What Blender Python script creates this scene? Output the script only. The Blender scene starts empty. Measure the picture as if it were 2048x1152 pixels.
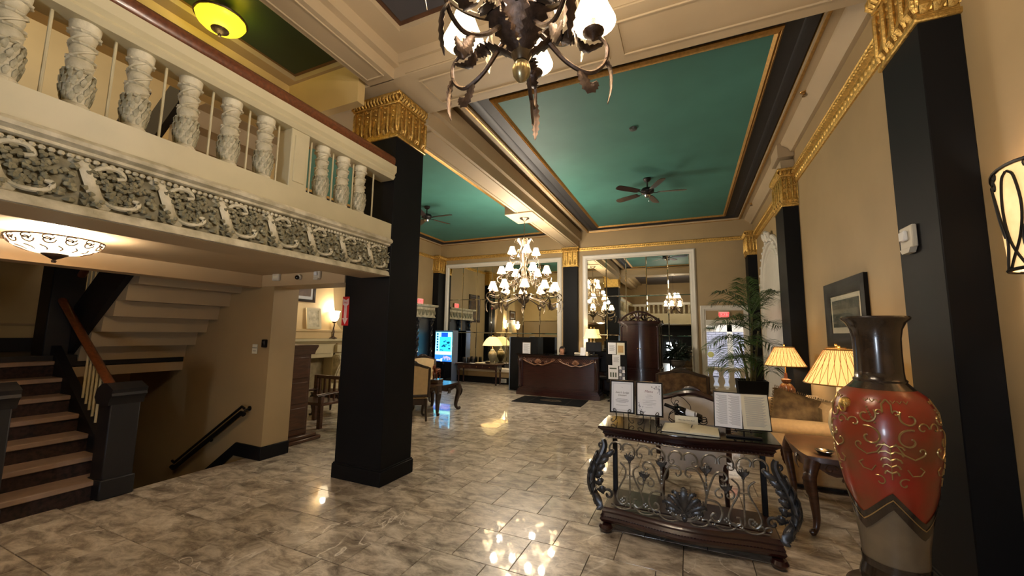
import bpy, bmesh, math, random
from mathutils import Vector, Matrix
PI = math.pi
RND = random.Random(11)
S = bpy.context.scene
COL = S.collection

# ------------------------------------------------------------------ camera, world, daylight, exposure
CAMZ = 1.6
YAW, PITCH, ROLL, FPX = -0.41994962, 0.11347709, 0.0148712, 787.956
cy_, sy_, cp_, sp_ = math.cos(YAW), math.sin(YAW), math.cos(PITCH), math.sin(PITCH)
fwd = Vector((sy_*cp_, cy_*cp_, sp_)); rt0 = Vector((cy_, -sy_, 0)); up0 = rt0.cross(fwd)
rt = math.cos(ROLL)*rt0 + math.sin(ROLL)*up0
up = -math.sin(ROLL)*rt0 + math.cos(ROLL)*up0
cd = bpy.data.cameras.new('camera'); cam = bpy.data.objects.new('camera', cd); COL.objects.link(cam)
cam.matrix_world = Matrix(((rt.x, up.x, -fwd.x, 0), (rt.y, up.y, -fwd.y, 0), (rt.z, up.z, -fwd.z, CAMZ), (0, 0, 0, 1)))
cd.sensor_fit = 'HORIZONTAL'; cd.sensor_width = 36; cd.lens = FPX/2048*36; cd.clip_start = .02; cd.clip_end = 200
S.camera = cam

def project(p):
    d = Vector(p)-Vector((0, 0, CAMZ)); z = d.dot(fwd)
    if z < .05: return None
    return (1024+FPX*d.dot(rt)/z, 576-FPX*d.dot(up)/z, z)

w = bpy.data.worlds.new('world'); S.world = w; w.use_nodes = True
bg = w.node_tree.nodes['Background']; bg.inputs[0].default_value = (.72, .84, 1, 1); bg.inputs[1].default_value = 1.0
S.view_settings.view_transform = 'Standard'; S.view_settings.look = 'None'
S.view_settings.gamma = 1; S.view_settings.exposure = 1.3; S.view_settings.use_curve_mapping = False
S.cycles.use_denoising = True
S.cycles.max_bounces = 8; S.cycles.diffuse_bounces = 4; S.cycles.glossy_bounces = 4
S.cycles.transmission_bounces = 6; S.cycles.sample_clamp_indirect = 4; S.cycles.sample_clamp_direct = 0
S.cycles.caustics_reflective = False; S.cycles.caustics_refractive = False

def lamp(name, loc, power, col=(1, .87, .72), r=.05, kind='POINT', rot=None, size=None, spot=None):
    l = bpy.data.lights.new(name, kind); l.energy = power; l.color = col
    if kind == 'AREA': l.shape = 'RECTANGLE'; l.size, l.size_y = size
    else: l.shadow_soft_size = r
    if kind == 'SPOT': l.spot_size = spot; l.spot_blend = .6
    o = bpy.data.objects.new(name, l); o.location = loc
    if rot: o.rotation_euler = rot
    COL.objects.link(o); return o
WARM = (1, .87, .72)
# daylight that comes in through the glazed street doors behind the camera
lamp('street_daylight', (-.95, -2.75, .75), 36, (.74, .85, 1), kind='AREA', rot=(PI/2, 0, 0), size=(.5, .9))
# unseen fill light added to brighten the vestibule beyond the far door
lamp('vestibule_fill', (.9, 12.3, 2.36), 9, (.9, .93, 1), kind='AREA', rot=(0, 0, 0), size=(.9, .9))

# ------------------------------------------------------------------ materials
def lin(c):
    return tuple((x/12.92 if x <= .04045 else ((x+.055)/1.055)**2.4) for x in [v/255 for v in c])+(1,)
MATS = {}
def mat(name, col, rough=.5, metal=0, var=0, scale=6, bump=0, bscale=40, es=0, ecol=None, stretch=None, spec=.5, detail=4, col2=None, trans=0, coat=0):
    m = bpy.data.materials.new(name); m.use_nodes = True; MATS[name] = m
    nt = m.node_tree; N = nt.nodes; L = nt.links; b = N['Principled BSDF']
    b.inputs['Base Color'].default_value = lin(col); b.inputs['Roughness'].default_value = rough
    b.inputs['Metallic'].default_value = metal; b.inputs['Specular IOR Level'].default_value = spec
    if trans: b.inputs['Transmission Weight'].default_value = trans
    if coat: b.inputs['Coat Weight'].default_value = coat; b.inputs['Coat Roughness'].default_value = .1
    if es:
        b.inputs['Emission Color'].default_value = lin(ecol or col); b.inputs['Emission Strength'].default_value = es
    tc = mp = None
    if var or bump or col2:
        tc = N.new('ShaderNodeTexCoord'); mp = N.new('ShaderNodeMapping')
        L.new(tc.outputs['Object'], mp.inputs['Vector'])
        if stretch: mp.inputs['Scale'].default_value = stretch
    if var or col2:
        n = N.new('ShaderNodeTexNoise'); n.inputs['Scale'].default_value = scale; n.inputs['Detail'].default_value = detail
        L.new(mp.outputs[0], n.inputs['Vector'])
        r = N.new('ShaderNodeValToRGB'); c = lin(col)
        c2 = lin(col2) if col2 else tuple(min(1, x*(1+var)) for x in c[:3])+(1,)
        c1 = c if col2 else tuple(x*(1-var) for x in c[:3])+(1,)
        r.color_ramp.elements[0].color = c1; r.color_ramp.elements[1].color = c2
        r.color_ramp.elements[0].position = .35; r.color_ramp.elements[1].position = .65
        L.new(n.outputs['Fac'], r.inputs[0]); L.new(r.outputs[0], b.inputs['Base Color'])
    if bump:
        n2 = N.new('ShaderNodeTexNoise'); n2.inputs['Scale'].default_value = bscale; n2.inputs['Detail'].default_value = 3
        L.new(mp.outputs[0], n2.inputs['Vector'])
        bp = N.new('ShaderNodeBump'); bp.inputs['Strength'].default_value = bump; bp.inputs['Distance'].default_value = .02
        L.new(n2.outputs['Fac'], bp.inputs['Height']); L.new(bp.outputs[0], b.inputs['Normal'])
    return m
M_WALL = mat('wall_paint', (168, 144, 104), .55, var=.05, scale=1.5, bump=.05, bscale=14)
M_YEL = mat('upper_lamplit_paint', (205, 178, 122), .6, var=.05, scale=2)  # yellow paint that also holds the bowl lamp's light on the beam faces
M_CEIL = mat('ceiling_paint', (180, 160, 128), .6, var=.03, scale=2)
M_CREAM = mat('cream_paint', (200, 188, 152), .45, var=.04, scale=4)
M_AGED = mat('aged_plaster', (222, 212, 184), .6, scale=9, col2=(176, 166, 136), bump=.25, bscale=50)
M_FRIEZE = mat('frieze_olive', (152, 144, 116), .7, scale=18, col2=(116, 109, 86))  # mottled olive ground behind the frieze leaves, darker than the cream straps
M_LEAFP = mat('verdigris_plaster', (160, 152, 122), .6, scale=22, col2=(116, 110, 86), bump=.2, bscale=60)
M_BLACK = mat('black_paint', (22, 22, 23), .55, var=.08, scale=3, spec=.12)
M_BORDER = mat('black_border_paint', (30, 30, 33), .6, var=.1, scale=3, bump=.08, bscale=8)
M_GREEN = mat('teal_ceiling_paint', (62, 116, 106), .65, var=.10, scale=1.2, bump=.04, bscale=3)
M_GOLD = mat('gold_leaf', (208, 170, 94), .42, metal=.8, var=.25, scale=30, bump=.35, bscale=70)
M_GOLDD = mat('gilt_moulding', (178, 138, 76), .4, metal=.7, var=.15, scale=30)
M_WHITE = mat('white_trim', (222, 216, 202), .4, var=.03, scale=5)
M_WOODR = mat('mahogany', (46, 21, 18), .28, var=.35, scale=5, stretch=(1, 1, 9), coat=.4)
M_WOODD = mat('dark_wood', (46, 30, 24), .3, var=.3, scale=5, stretch=(9, 1, 1), coat=.3)
M_WOODM = mat('brown_wood', (74, 45, 28), .35, var=.3, scale=6, stretch=(1, 1, 8), coat=.2)
M_RAIL = mat('handrail_wood', (104, 58, 32), .32, var=.25, scale=6, stretch=(1, 8, 8), coat=.3)
M_NAVY = mat('newel_paint', (17, 16, 20), .55, var=.1, scale=4)
M_IRON = mat('pewter_iron', (134, 130, 122), .36, metal=.7, var=.3, scale=30)
M_PEWT = mat('dark_pewter', (78, 78, 80), .36, metal=.75, var=.3, scale=20)
M_IRONB = mat('black_iron', (30, 28, 28), .45, metal=.6)
M_BRONZE = mat('antique_bronze', (84, 70, 62), .42, metal=.75, var=.35, scale=25, bump=.15, bscale=60)
M_SILV = mat('antique_silver', (104, 92, 76), .34, metal=.85, var=.2, scale=25)
M_MIRROR = mat('mirror_glass', (226, 226, 214), .015, metal=1)
M_SHADE = mat('glowing_shade', (255, 246, 226), .5, es=3.2, ecol=(255, 226, 180))
M_BULB = mat('bulb_glow', (255, 240, 210), .5, es=20, ecol=(255, 222, 170))
M_PAPER = mat('white_paper', (232, 234, 240), .6)
M_CREAMP = mat('ivory_paper', (226, 220, 196), .6, var=.03, scale=20)
M_INK = mat('ink', (40, 40, 48), .6)
M_GREY = mat('grey_ink', (128, 132, 146), .6)
M_PLAST = mat('white_plastic', (206, 198, 180), .4)
M_CHROME = mat('chrome', (210, 210, 208), .15, metal=1)
M_FAB = mat('tan_upholstery', (188, 158, 112), .8, var=.06, scale=30, bump=.1, bscale=300)
M_FABC = mat('cream_upholstery', (206, 182, 142), .75, var=.05, scale=14, bump=.1, bscale=200)
M_LEATH = mat('grey_leather', (206, 196, 184), .4, var=.08, scale=8, bump=.05, bscale=120)
M_FRAME = mat('dark_picture_frame', (15, 14, 14), .5, var=.2, scale=20, spec=.15)
M_DAMASK = mat('brown_damask', (76, 56, 40), .7, scale=14, col2=(116, 94, 64), bump=.15, bscale=100)
M_PLANT = mat('palm_green', (66, 92, 44), .4, var=.35, scale=12)
M_PLANTD = mat('dark_leaf_green', (22, 36, 24), .5, var=.3, scale=14)
M_STONE = mat('urn_stone', (70, 64, 56), .6, var=.2, scale=12, bump=.2, bscale=40)
M_CARPET = mat('stair_carpet', (58, 38, 30), .9, scale=26, col2=(28, 18, 16), bump=.3, bscale=300)
M_TREAD = mat('stair_tread', (146, 122, 104), .6, var=.08, scale=10)
M_RED = mat('red_sign', (206, 28, 34), .4)
def glass():
    m = bpy.data.materials.new('clear_glass'); m.use_nodes = True; nt = m.node_tree; N = nt.nodes; L = nt.links
    N.remove(N['Principled BSDF']); t = N.new('ShaderNodeBsdfTransparent'); gl = N.new('ShaderNodeBsdfGlossy'); gl.inputs['Roughness'].default_value = .02
    lw = N.new('ShaderNodeLayerWeight'); pw_ = N.new('ShaderNodeMath'); pw_.operation = 'POWER'; pw_.inputs[1].default_value = 5; L.new(lw.outputs['Facing'], pw_.inputs[0])
    fr = N.new('ShaderNodeMath'); fr.operation = 'MULTIPLY_ADD'; fr.inputs[1].default_value = .7; fr.inputs[2].default_value = .03; L.new(pw_.outputs[0], fr.inputs[0]); mx = N.new('ShaderNodeMixShader')
    L.new(fr.outputs[0], mx.inputs[0]); L.new(t.outputs[0], mx.inputs[1]); L.new(gl.outputs[0], mx.inputs[2]); L.new(mx.outputs[0], N['Material Output'].inputs[0])
    return m
M_GLASS = glass()
M_BLACKG = mat('black_gloss', (12, 12, 14), .06, coat=.5)

def wire(m):
    nt = m.node_tree; return nt, nt.nodes, nt.links, nt.nodes['Principled BSDF']

def marble():
    m = mat('marble_tile', (92, 80, 68), .34, spec=.3); nt, N, L, b = wire(m)
    b.inputs['Coat Weight'].default_value = .6; b.inputs['Coat Roughness'].default_value = .035; b.inputs['Coat IOR'].default_value = 1.4
    tc = N.new('ShaderNodeTexCoord'); oi = N.new('ShaderNodeObjectInfo'); ge = N.new('ShaderNodeNewGeometry')
    ad = N.new('ShaderNodeMath'); ad.operation = 'ADD'
    L.new(oi.outputs['Random'], ad.inputs[0]); L.new(ge.outputs['Random Per Island'], ad.inputs[1])
    mu = N.new('ShaderNodeMath'); mu.operation = 'MULTIPLY'; mu.inputs[1].default_value = 37.0; L.new(ad.outputs[0], mu.inputs[0])
    cb = N.new('ShaderNodeCombineXYZ'); L.new(mu.outputs[0], cb.inputs[2]); L.new(mu.outputs[0], cb.inputs[0])
    va = N.new('ShaderNodeVectorMath'); va.operation = 'ADD'
    L.new(tc.outputs['Object'], va.inputs[0]); L.new(cb.outputs[0], va.inputs[1])
    mp = N.new('ShaderNodeMapping'); mp.inputs['Rotation'].default_value = (0, 0, -.5); mp.inputs['Scale'].default_value = (1.0, 1.9, 1)
    L.new(va.outputs[0], mp.inputs[0])
    n1 = N.new('ShaderNodeTexNoise'); n1.inputs['Scale'].default_value = 4.2; n1.inputs['Detail'].default_value = 10; n1.inputs['Roughness'].default_value = .72
    n1.inputs['Distortion'].default_value = .45; L.new(mp.outputs[0], n1.inputs['Vector'])
    r1 = N.new('ShaderNodeValToRGB'); e = r1.color_ramp.elements
    e[0].position = .30; e[0].color = lin((78, 67, 57)); e[1].position = .74; e[1].color = lin((243, 236, 222))
    k = r1.color_ramp.elements.new(.46); k.color = lin((164, 152, 136)); k = r1.color_ramp.elements.new(.56); k.color = lin((206, 195, 178))
    L.new(n1.outputs['Fac'], r1.inputs[0])
    # thin pale veins
    n2 = N.new('ShaderNodeTexNoise'); n2.inputs['Scale'].default_value = 1.3; n2.inputs['Detail'].default_value = 4; n2.inputs['Distortion'].default_value = .6
    mp2 = N.new('ShaderNodeMapping'); mp2.inputs['Rotation'].default_value = (0, 0, .4); mp2.inputs['Scale'].default_value = (1.6, 1.0, 1); L.new(va.outputs[0], mp2.inputs[0]); L.new(mp2.outputs[0], n2.inputs['Vector'])
    s = N.new('ShaderNodeMath'); s.operation = 'SUBTRACT'; s.inputs[1].default_value = .5; L.new(n2.outputs['Fac'], s.inputs[0])
    a = N.new('ShaderNodeMath'); a.operation = 'ABSOLUTE'; L.new(s.outputs[0], a.inputs[0])
    r2 = N.new('ShaderNodeValToRGB'); r2.color_ramp.elements[0].color = (1, 1, 1, 1); r2.color_ramp.elements[1].color = (0, 0, 0, 1); r2.color_ramp.elements[1].position = .007
    L.new(a.outputs[0], r2.inputs[0])
    n3 = N.new('ShaderNodeTexNoise'); n3.inputs['Scale'].default_value = 2.2; L.new(va.outputs[0], n3.inputs['Vector'])
    r3 = N.new('ShaderNodeValToRGB'); r3.color_ramp.elements[0].position = .5; r3.color_ramp.elements[1].position = .62; L.new(n3.outputs['Fac'], r3.inputs[0])
    mm = N.new('ShaderNodeMath'); mm.operation = 'MULTIPLY'; L.new(r2.outputs[0], mm.inputs[0]); L.new(r3.outputs[0], mm.inputs[1])
    mx = N.new('ShaderNodeMixRGB'); mx.inputs[2].default_value = lin((244, 238, 226)); L.new(mm.outputs[0], mx.inputs[0]); L.new(r1.outputs[0], mx.inputs[1])
    L.new(mx.outputs[0], b.inputs['Base Color'])
    return m
M_TILE = marble()
M_GROUT = mat('grout', (58, 50, 44), .6)

def pleat_mat(name, c1, c2, es, ecol):
    """fabric lampshade: pleats are geometry, the glow is the lamp inside"""
    m = mat(name, c1, .8, es=es, ecol=ecol); return m
M_PLEAT = pleat_mat('pleated_shade', (228, 198, 134), None, .42, (255, 206, 122))
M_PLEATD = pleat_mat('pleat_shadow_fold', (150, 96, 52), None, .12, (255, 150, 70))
M_SILKS = pleat_mat('silk_shade', (236, 210, 150), None, .7, (255, 214, 140))
M_BOWL = mat('etched_glass_bowl', (255, 240, 214), .4, es=2.2, ecol=(255, 226, 176))
_n, _N, _L, _b = wire(M_BOWL)      # frosted glass lets part of the bulb's light straight through
_t = _N.new('ShaderNodeBsdfTransparent'); _m = _N.new('ShaderNodeMixShader'); _m.inputs[0].default_value = .35
_L.new(_b.outputs[0], _m.inputs[1]); _L.new(_t.outputs[0], _m.inputs[2]); _L.new(_m.outputs[0], _N['Material Output'].inputs[0])
M_BOWLY = mat('amber_glass_bowl', (240, 220, 60), .4, es=.85, ecol=(238, 214, 40))
M_MICA = mat('mica_panel', (240, 214, 170), .5, es=.34, ecol=(255, 206, 136), scale=7, col2=(214, 170, 116))

# ------------------------------------------------------------------ geometry helpers
class G:
    def __init__(s): s.v = []; s.f = []
    def add(s, v, f):
        o = len(s.v); s.v += [tuple(p) for p in v]; s.f += [tuple(i+o for i in q) for q in f]; return s
    def box(s, x0, x1, y0, y1, z0, z1, b=0):
        if not b:
            v = [(x, y, z) for z in (z0, z1) for y in (y0, y1) for x in (x0, x1)]
            return s.add(v, [(0, 1, 3, 2), (4, 5, 7, 6), (0, 1, 5, 4), (2, 3, 7, 6), (0, 2, 6, 4), (1, 3, 7, 5)])
        lo = (x0, y0, z0); hi = (x1, y1, z1); v = []; ix = {}
        for sx in (0, 1):
            for sy in (0, 1):
                for sz in (0, 1):
                    sg = (sx, sy, sz)
                    for a in range(3):
                        p = [(hi[i] if sg[i] else lo[i]) + (0 if i == a else (-b if sg[i] else b)) for i in range(3)]
                        ix[(sg, a)] = len(v); v.append(p)
        f = []
        for a in range(3):
            o1, o2 = [i for i in range(3) if i != a]
            for sa in (0, 1):
                q = []
                for u, t in ((0, 0), (1, 0), (1, 1), (0, 1)):
                    g = [0, 0, 0]; g[a] = sa; g[o1] = u; g[o2] = t; q.append(ix[(tuple(g), a)])
                f.append(tuple(q))
            for u in (0, 1):
                for t in (0, 1):
                    g0 = [0, 0, 0]; g0[o1] = u; g0[o2] = t; g1 = list(g0); g1[a] = 1
                    f.append((ix[(tuple(g0), o1)], ix[(tuple(g1), o1)], ix[(tuple(g1), o2)], ix[(tuple(g0), o2)]))
        for sx in (0, 1):
            for sy in (0, 1):
                for sz in (0, 1): f.append(tuple(ix[((sx, sy, sz), a)] for a in range(3)))
        return s.add(v, f)
    def lathe(s, prof, n=20, c=(0, 0, 0), flute=None, cap=True):
        rings = []; v = []; f = []
        for r, z in prof:
            if r < 1e-6: rings.append([len(v)]); v.append((c[0], c[1], c[2]+z)); continue
            ring = []
            for k in range(n):
                a = 2*PI*k/n; rr = r*(1+(flute(a, z) if flute else 0)); ring.append(len(v)); v.append((c[0]+rr*math.cos(a), c[1]+rr*math.sin(a), c[2]+z))
            rings.append(ring)
        for A, B in zip(rings, rings[1:]):
            for k in range(n):
                k2 = (k+1) % n
                if len(A) == 1 and len(B) == 1: continue
                if len(A) == 1: f.append((A[0], B[k], B[k2]))
                elif len(B) == 1: f.append((A[k], A[k2], B[0]))
                else: f.append((A[k], A[k2], B[k2], B[k]))
        if cap:
            for R in (rings[0], rings[-1]):
                if len(R) > 1: f.append(tuple(R))
        return s.add(v, f)
    def ball(s, c, r, n=10, m=6, sc=(1, 1, 1)):
        b = len(s.v); s.lathe([(r*math.sin(PI*i/m), -r*math.cos(PI*i/m)) for i in range(m+1)], n)
        for i in range(b, len(s.v)): p = s.v[i]; s.v[i] = (c[0]+p[0]*sc[0], c[1]+p[1]*sc[1], c[2]+p[2]*sc[2])
        return s
    def tube(s, pts, r, n=6, closed=False, up=None, t=None, cap=True):
        P = [Vector(p) for p in pts]; k = len(P)
        R = [r(i/(k-1)) if callable(r) else (r[i] if isinstance(r, (list, tuple)) else r) for i in range(k)]
        T = [t(i/(k-1)) if callable(t) else (t[i] if isinstance(t, (list, tuple)) else t) for i in range(k)] if t is not None else R
        tn = []
        for i in range(k):
            a = P[(i-1) % k] if (i or closed) else P[0]; b = P[(i+1) % k] if (i < k-1 or closed) else P[-1]
            d = b-a; tn.append(d.normalized() if d.length > 1e-9 else Vector((0, 0, 1)))
        u = Vector(up) if up is not None else None; v = []; f = []
        ref = Vector((0, 0, 1)) if abs(tn[0].z) < .9 else Vector((1, 0, 0))
        side = tn[0].cross(ref).normalized()
        for i in range(k):
            if u is not None:
                sd = tn[i].cross(u)
                if sd.length > 1e-5: side = sd.normalized()
            else:
                side = (side-tn[i]*side.dot(tn[i])); side = side.normalized() if side.length > 1e-6 else tn[i].orthogonal().normalized()
            nm = side.cross(tn[i])
            for j in range(n):
                a = 2*PI*j/n; v.append(P[i]+side*(R[i]*math.cos(a))+nm*(T[i]*math.sin(a)))
        for i in range(k if closed else k-1):
            i2 = (i+1) % k
            for j in range(n):
                j2 = (j+1) % n; f.append((i*n+j, i*n+j2, i2*n+j2, i2*n+j))
        if cap and not closed: f += [tuple(range(n)), tuple(range((k-1)*n, k*n))]
        return s.add(v, f)
    def cyl(s, a, b, r, r2=None, n=12): return s.tube([a, b], [r, r if r2 is None else r2], n)
    def prism(s, poly, d0, d1, pl='xz'):
        def p3(a, b, d): return {'xz': (a, d, b), 'yz': (d, a, b), 'xy': (a, b, d)}[pl]
        k = len(poly); v = [p3(a, b, d0) for a, b in poly]+[p3(a, b, d1) for a, b in poly]
        return s.add(v, [tuple(range(k)), tuple(range(k, 2*k))]+[(i, (i+1) % k, k+(i+1) % k, k+i) for i in range(k)])
    def frame(s, a0, a1, b0, b1, prof, pl='xz'):
        """mitred moulding round a rectangle; prof = [(inset, d)] open profile, closed back to its start"""
        def p3(a, b, d): return {'xz': (a, d, b), 'yz': (d, a, b), 'xy': (a, b, d)}[pl]
        k = len(prof); v = []
        for ca, cb, sa, sb in ((a0, b0, 1, 1), (a1, b0, -1, 1), (a1, b1, -1, -1), (a0, b1, 1, -1)):
            for i, d in prof: v.append(p3(ca+sa*i, cb+sb*i, d))
        f = []
        for q in range(4):
            q2 = (q+1) % 4
            for i in range(k):
                i2 = (i+1) % k; f.append((q*k+i, q*k+i2, q2*k+i2, q2*k+i))
        return s.add(v, f)
    def xf(s, mtx, start=0):
        for i in range(start, len(s.v)): s.v[i] = tuple(mtx @ Vector(s.v[i]))
        return s
    def mesh(s, name, m, smooth=True, ang=40):
        me = bpy.data.meshes.new(name); me.from_pydata(s.v, [], s.f); me.materials.append(m)
        bm = bmesh.new(); bm.from_mesh(me); bmesh.ops.recalc_face_normals(bm, faces=bm.faces[:]); bm.to_mesh(me); bm.free()
        if smooth:
            me.shade_smooth(); me.set_sharp_from_angle(angle=math.radians(ang))
        return me

def ob(name, g, m, parent=None, loc=None, rot=None, smooth=True, ang=40, **kw):
    me = g.mesh(name, m, smooth, ang) if isinstance(g, G) else g
    o = bpy.data.objects.new(name, me); COL.objects.link(o)
    if parent is not None: o.parent = parent
    if loc: o.location = loc
    if rot: o.rotation_euler = rot
    for k, v in kw.items(): o[k] = v
    return o
def st(name, g, m, parent=None, **kw):
    if parent is None: kw['kind'] = 'structure'
    return ob(name, g, m, parent, **kw)
def thing(name, label, cat, loc=(0, 0, 0), rz=0, group=None):
    o = bpy.data.objects.new(name, None); COL.objects.link(o); o.location = loc; o.rotation_euler = (0, 0, rz)
    o.empty_display_size = .05; o['label'] = label; o['category'] = cat
    if group: o['group'] = group
    return o
def tag(o, label, cat, group=None):
    o['label'] = label; o['category'] = cat
    if group: o['group'] = group
    return o
def dup(o, parent=None):
    c = o.copy(); COL.objects.link(c)
    if parent is not None: c.parent = parent
    for ch in list(o.children): dup(ch, c)
    return c
def cr(pts, n=6, closed=False):
    P = [Vector(p) for p in pts]; out = []; k = len(P); rng = range(k if closed else k-1)
    for i in rng:
        p0 = P[(i-1) % k] if (closed or i) else P[0]*2-P[1]; p1 = P[i]; p2 = P[(i+1) % k]
        p3 = P[(i+2) % k] if (closed or i < k-2) else P[-1]*2-P[-2]
        for j in range(n):
            t = j/n; out.append(.5*((2*p1)+(p2-p0)*t+(2*p0-5*p1+4*p2-p3)*t*t+(3*p1-p0-3*p2+p3)*t**3))
    if not closed: out.append(P[-1])
    return out
def spiral(cx, cz, r0, r1, a0, a1, n=18):
    return [(cx+(r0+(r1-r0)*i/n)*math.cos(a0+(a1-a0)*i/n), cz+(r0+(r1-r0)*i/n)*math.sin(a0+(a1-a0)*i/n)) for i in range(n+1)]
def text(body, size, m, parent, loc, rot, name='lettering', align='CENTER', ext=.0006, shear=0, space=1):
    c = bpy.data.curves.new(name, 'FONT'); c.body = body; c.size = size; c.align_x = align; c.align_y = 'CENTER'; c.extrude = ext; c.shear = shear; c.space_character = space
    c.resolution_u = 2
    tmp = bpy.data.objects.new(name, c); COL.objects.link(tmp); bpy.context.view_layer.update()
    me = bpy.data.meshes.new_from_object(tmp.evaluated_get(bpy.context.evaluated_depsgraph_get())); bpy.data.objects.remove(tmp)
    me.materials.clear(); me.materials.append(m)
    o = bpy.data.objects.new(name, me); COL.objects.link(o); o.parent = parent; o.location = loc; o.rotation_euler = rot
    return o
def leaf(g, pts, wmax, tmax, up, serr=0, n=6, k=None):
    """curling leaf: flattened tapering tube with a toothed edge"""
    P = cr(pts, 5); m = len(P)-1
    W = [max(.0006, wmax*math.sin(PI*min(1, .12+.88*i/m)) ** .7*(1-(serr if i % 2 else 0))) for i in range(m+1)]
    W[-1] = .0008; g.tube(P, W, n, up=up, t=[max(.0005, tmax*(1-.7*i/m)) for i in range(m+1)])
# ------------------------------------------------------------------ the room
XR, YF, XL, ZC, YB = 1.58, 11.4, -7.85, 4.63, -2.6
XW = -8.1                                     # wall behind the stairs
# floor with the stairwell left open
g = G()
g.box(-5.1, XR, YB, 11.6, -.2, -.008); g.box(-8.3, -5.1, 3.5, 11.6, -.2, -.008); g.box(-8.3, -5.1, YB, 2.15, -.2, -.008)
g.box(-.6, 2.4, 11.6, 13.3, -.2, 0)
floor = st('floor', g, M_GROUT, smooth=False)
TW, TD, GAP = .455, .44, .0016
def tile_v(x0, x1, y0, y1, z=-.0005):
    b = .0022
    v = [(x0+GAP, y0+GAP, -.008), (x1-GAP, y0+GAP, -.008), (x1-GAP, y1-GAP, -.008), (x0+GAP, y1-GAP, -.008),
         (x0+GAP+b, y0+GAP+b, z), (x1-GAP-b, y0+GAP+b, z), (x1-GAP-b, y1-GAP-b, z), (x0+GAP+b, y1-GAP-b, z)]
    return v, [(4, 5, 6, 7), (0, 1, 5, 4), (1, 2, 6, 5), (2, 3, 7, 6), (3, 0, 4, 7)]
g = G(); g.add(*tile_v(-TW/2, TW/2, -TD/2, TD/2)); tile_me = g.mesh('floor_tile', M_TILE, False)
cand = []
row = 0; y = 2.62-TD*12
while y < YF:
    y0, y1 = max(y, YB), min(y+TD, YF); off = ((row*.37) % 1)*TW
    spans = [(-5.1, XR)] if (y0 < 3.36 and y1 > 2.15) else [(XL if y0 > 4 else XW, XR)]
    for a, b in spans:
        k = math.floor((a-off)/TW); x = off+k*TW
        while x < b:
            x0, x1 = max(x, a), min(x+TW, b)
            if x1-x0 > .03 and y1-y0 > .03: cand.append((x0, x1, y0, y1))
            x += TW
    y += TD; row += 1
def seen(c):
    x, yy = (c[0]+c[1])/2, (c[2]+c[3])/2
    if yy < .3: return None
    p = project((x, yy, 0))
    return p if p and -60 < p[0] < 2110 and 640 < p[1] < 1200 else None
vis = sorted([c for c in cand if seen(c)], key=lambda c: seen(c)[2])
near = set(vis[:296])
rest = G()
for c in cand:
    x0, x1, y0, y1 = c
    if c in near:
        if abs(x1-x0-TW) < 1e-4 and abs(y1-y0-TD) < 1e-4:
            ob('floor_tile', tile_me, M_TILE, floor, loc=((x0+x1)/2, (y0+y1)/2, 0))
        else:
            q = G(); q.add(*tile_v(-(x1-x0)/2, (x1-x0)/2, -(y1-y0)/2, (y1-y0)/2))
            ob('floor_tile', q, M_TILE, floor, loc=((x0+x1)/2, (y0+y1)/2, 0), smooth=False)
    else: rest.add(*tile_v(x0, x1, y0, y1))
ob('floor_tiles', rest, M_TILE, floor, smooth=False, kind='stuff')

# outer walls
g = G(); g.box(XR, XR+.2, YB, 11.6, 0, 4.9); st('wall_right', g, M_WALL, smooth=False)
DX0, DX1, DZ = .43, 1.28, 1.90
g = G(); g.box(-8.1, DX0, YF, YF+.2, 0, 4.9); g.box(DX1, XR, YF, YF+.2, 0, 4.9); g.box(DX0, DX1, YF, YF+.2, DZ, 4.9)
st('wall_far', g, M_WALL, smooth=False)
g = G(); g.box(XL-.2, XL, 3.72, YF, 0, 4.9); st('wall_left', g, M_WALL, smooth=False)
g = G(); g.box(XW-.2, XW, YB, 3.36, -2.4, 6.9); st('wall_stairs', g, M_YEL, smooth=False)
g = G(); g.box(XW, -4.85, 3.36, 3.715, -2.4, 2.19); st('wall_stair_side', g, M_WALL, smooth=False)
g = G(); g.box(XW-.2, -5.3, 3.36, 3.72, 2.22, 6.9); g.box(XW-.2, -4.6, YB-.2, YB, -2.4, 6.9); st('wall_upper', g, M_YEL, smooth=False)
g = G(); g.box(-4.6, -1.55, YB-.2, YB, 0, 4.9); g.box(.35, XR+.2, YB-.2, YB, 0, 4.9); g.box(-1.55, .35, YB-.2, YB, 2.15, 4.9)
st('wall_rear', g, M_WALL, smooth=False)
g = G(); g.box(-5.1, -4.95, YB, 2.0, -2.4, -.2); g.box(XW, -5.1, YB, 2.15, -2.4, -2.3); g.box(XW, -5.1, 2.15, 3.36, -2.5, -2.4); st('wall_lower', g, M_WALL, smooth=False)
g = G(); g.box(-5.1, -5.0, 2.0, 3.36, -2.4, -.2); st('wall_lower_end', g, M_WALL, smooth=False)
# black skirtings
g = G(); g.box(-5.02, -4.845, 3.335, 3.36, 0, .16, .006); g.box(-4.85, -4.825, 3.335, 3.72, 0, .16, .006)
g.prism([(-5.02, 0), (-5.02, .16), (-5.32, .16), (-6.2, -.46), (-6.2, -.64), (-5.36, 0)], 3.338, 3.36)
st('baseboard_stair', g, M_BLACK)
g = G()
for y0, y1 in ((YB, 3.1), (3.6, 7.0), (7.55, 10.9)): g.box(XR-.025, XR, y0, y1, 0, .2, .006)
st('baseboard_right', g, M_BLACK)
g = G(); g.box(XL, -3.4, YF-.025, YF, 0, .2, .006); g.box(-2.9, .29, YF-.025, YF, 0, .2, .006); st('baseboard_far', g, M_BLACK)

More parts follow.
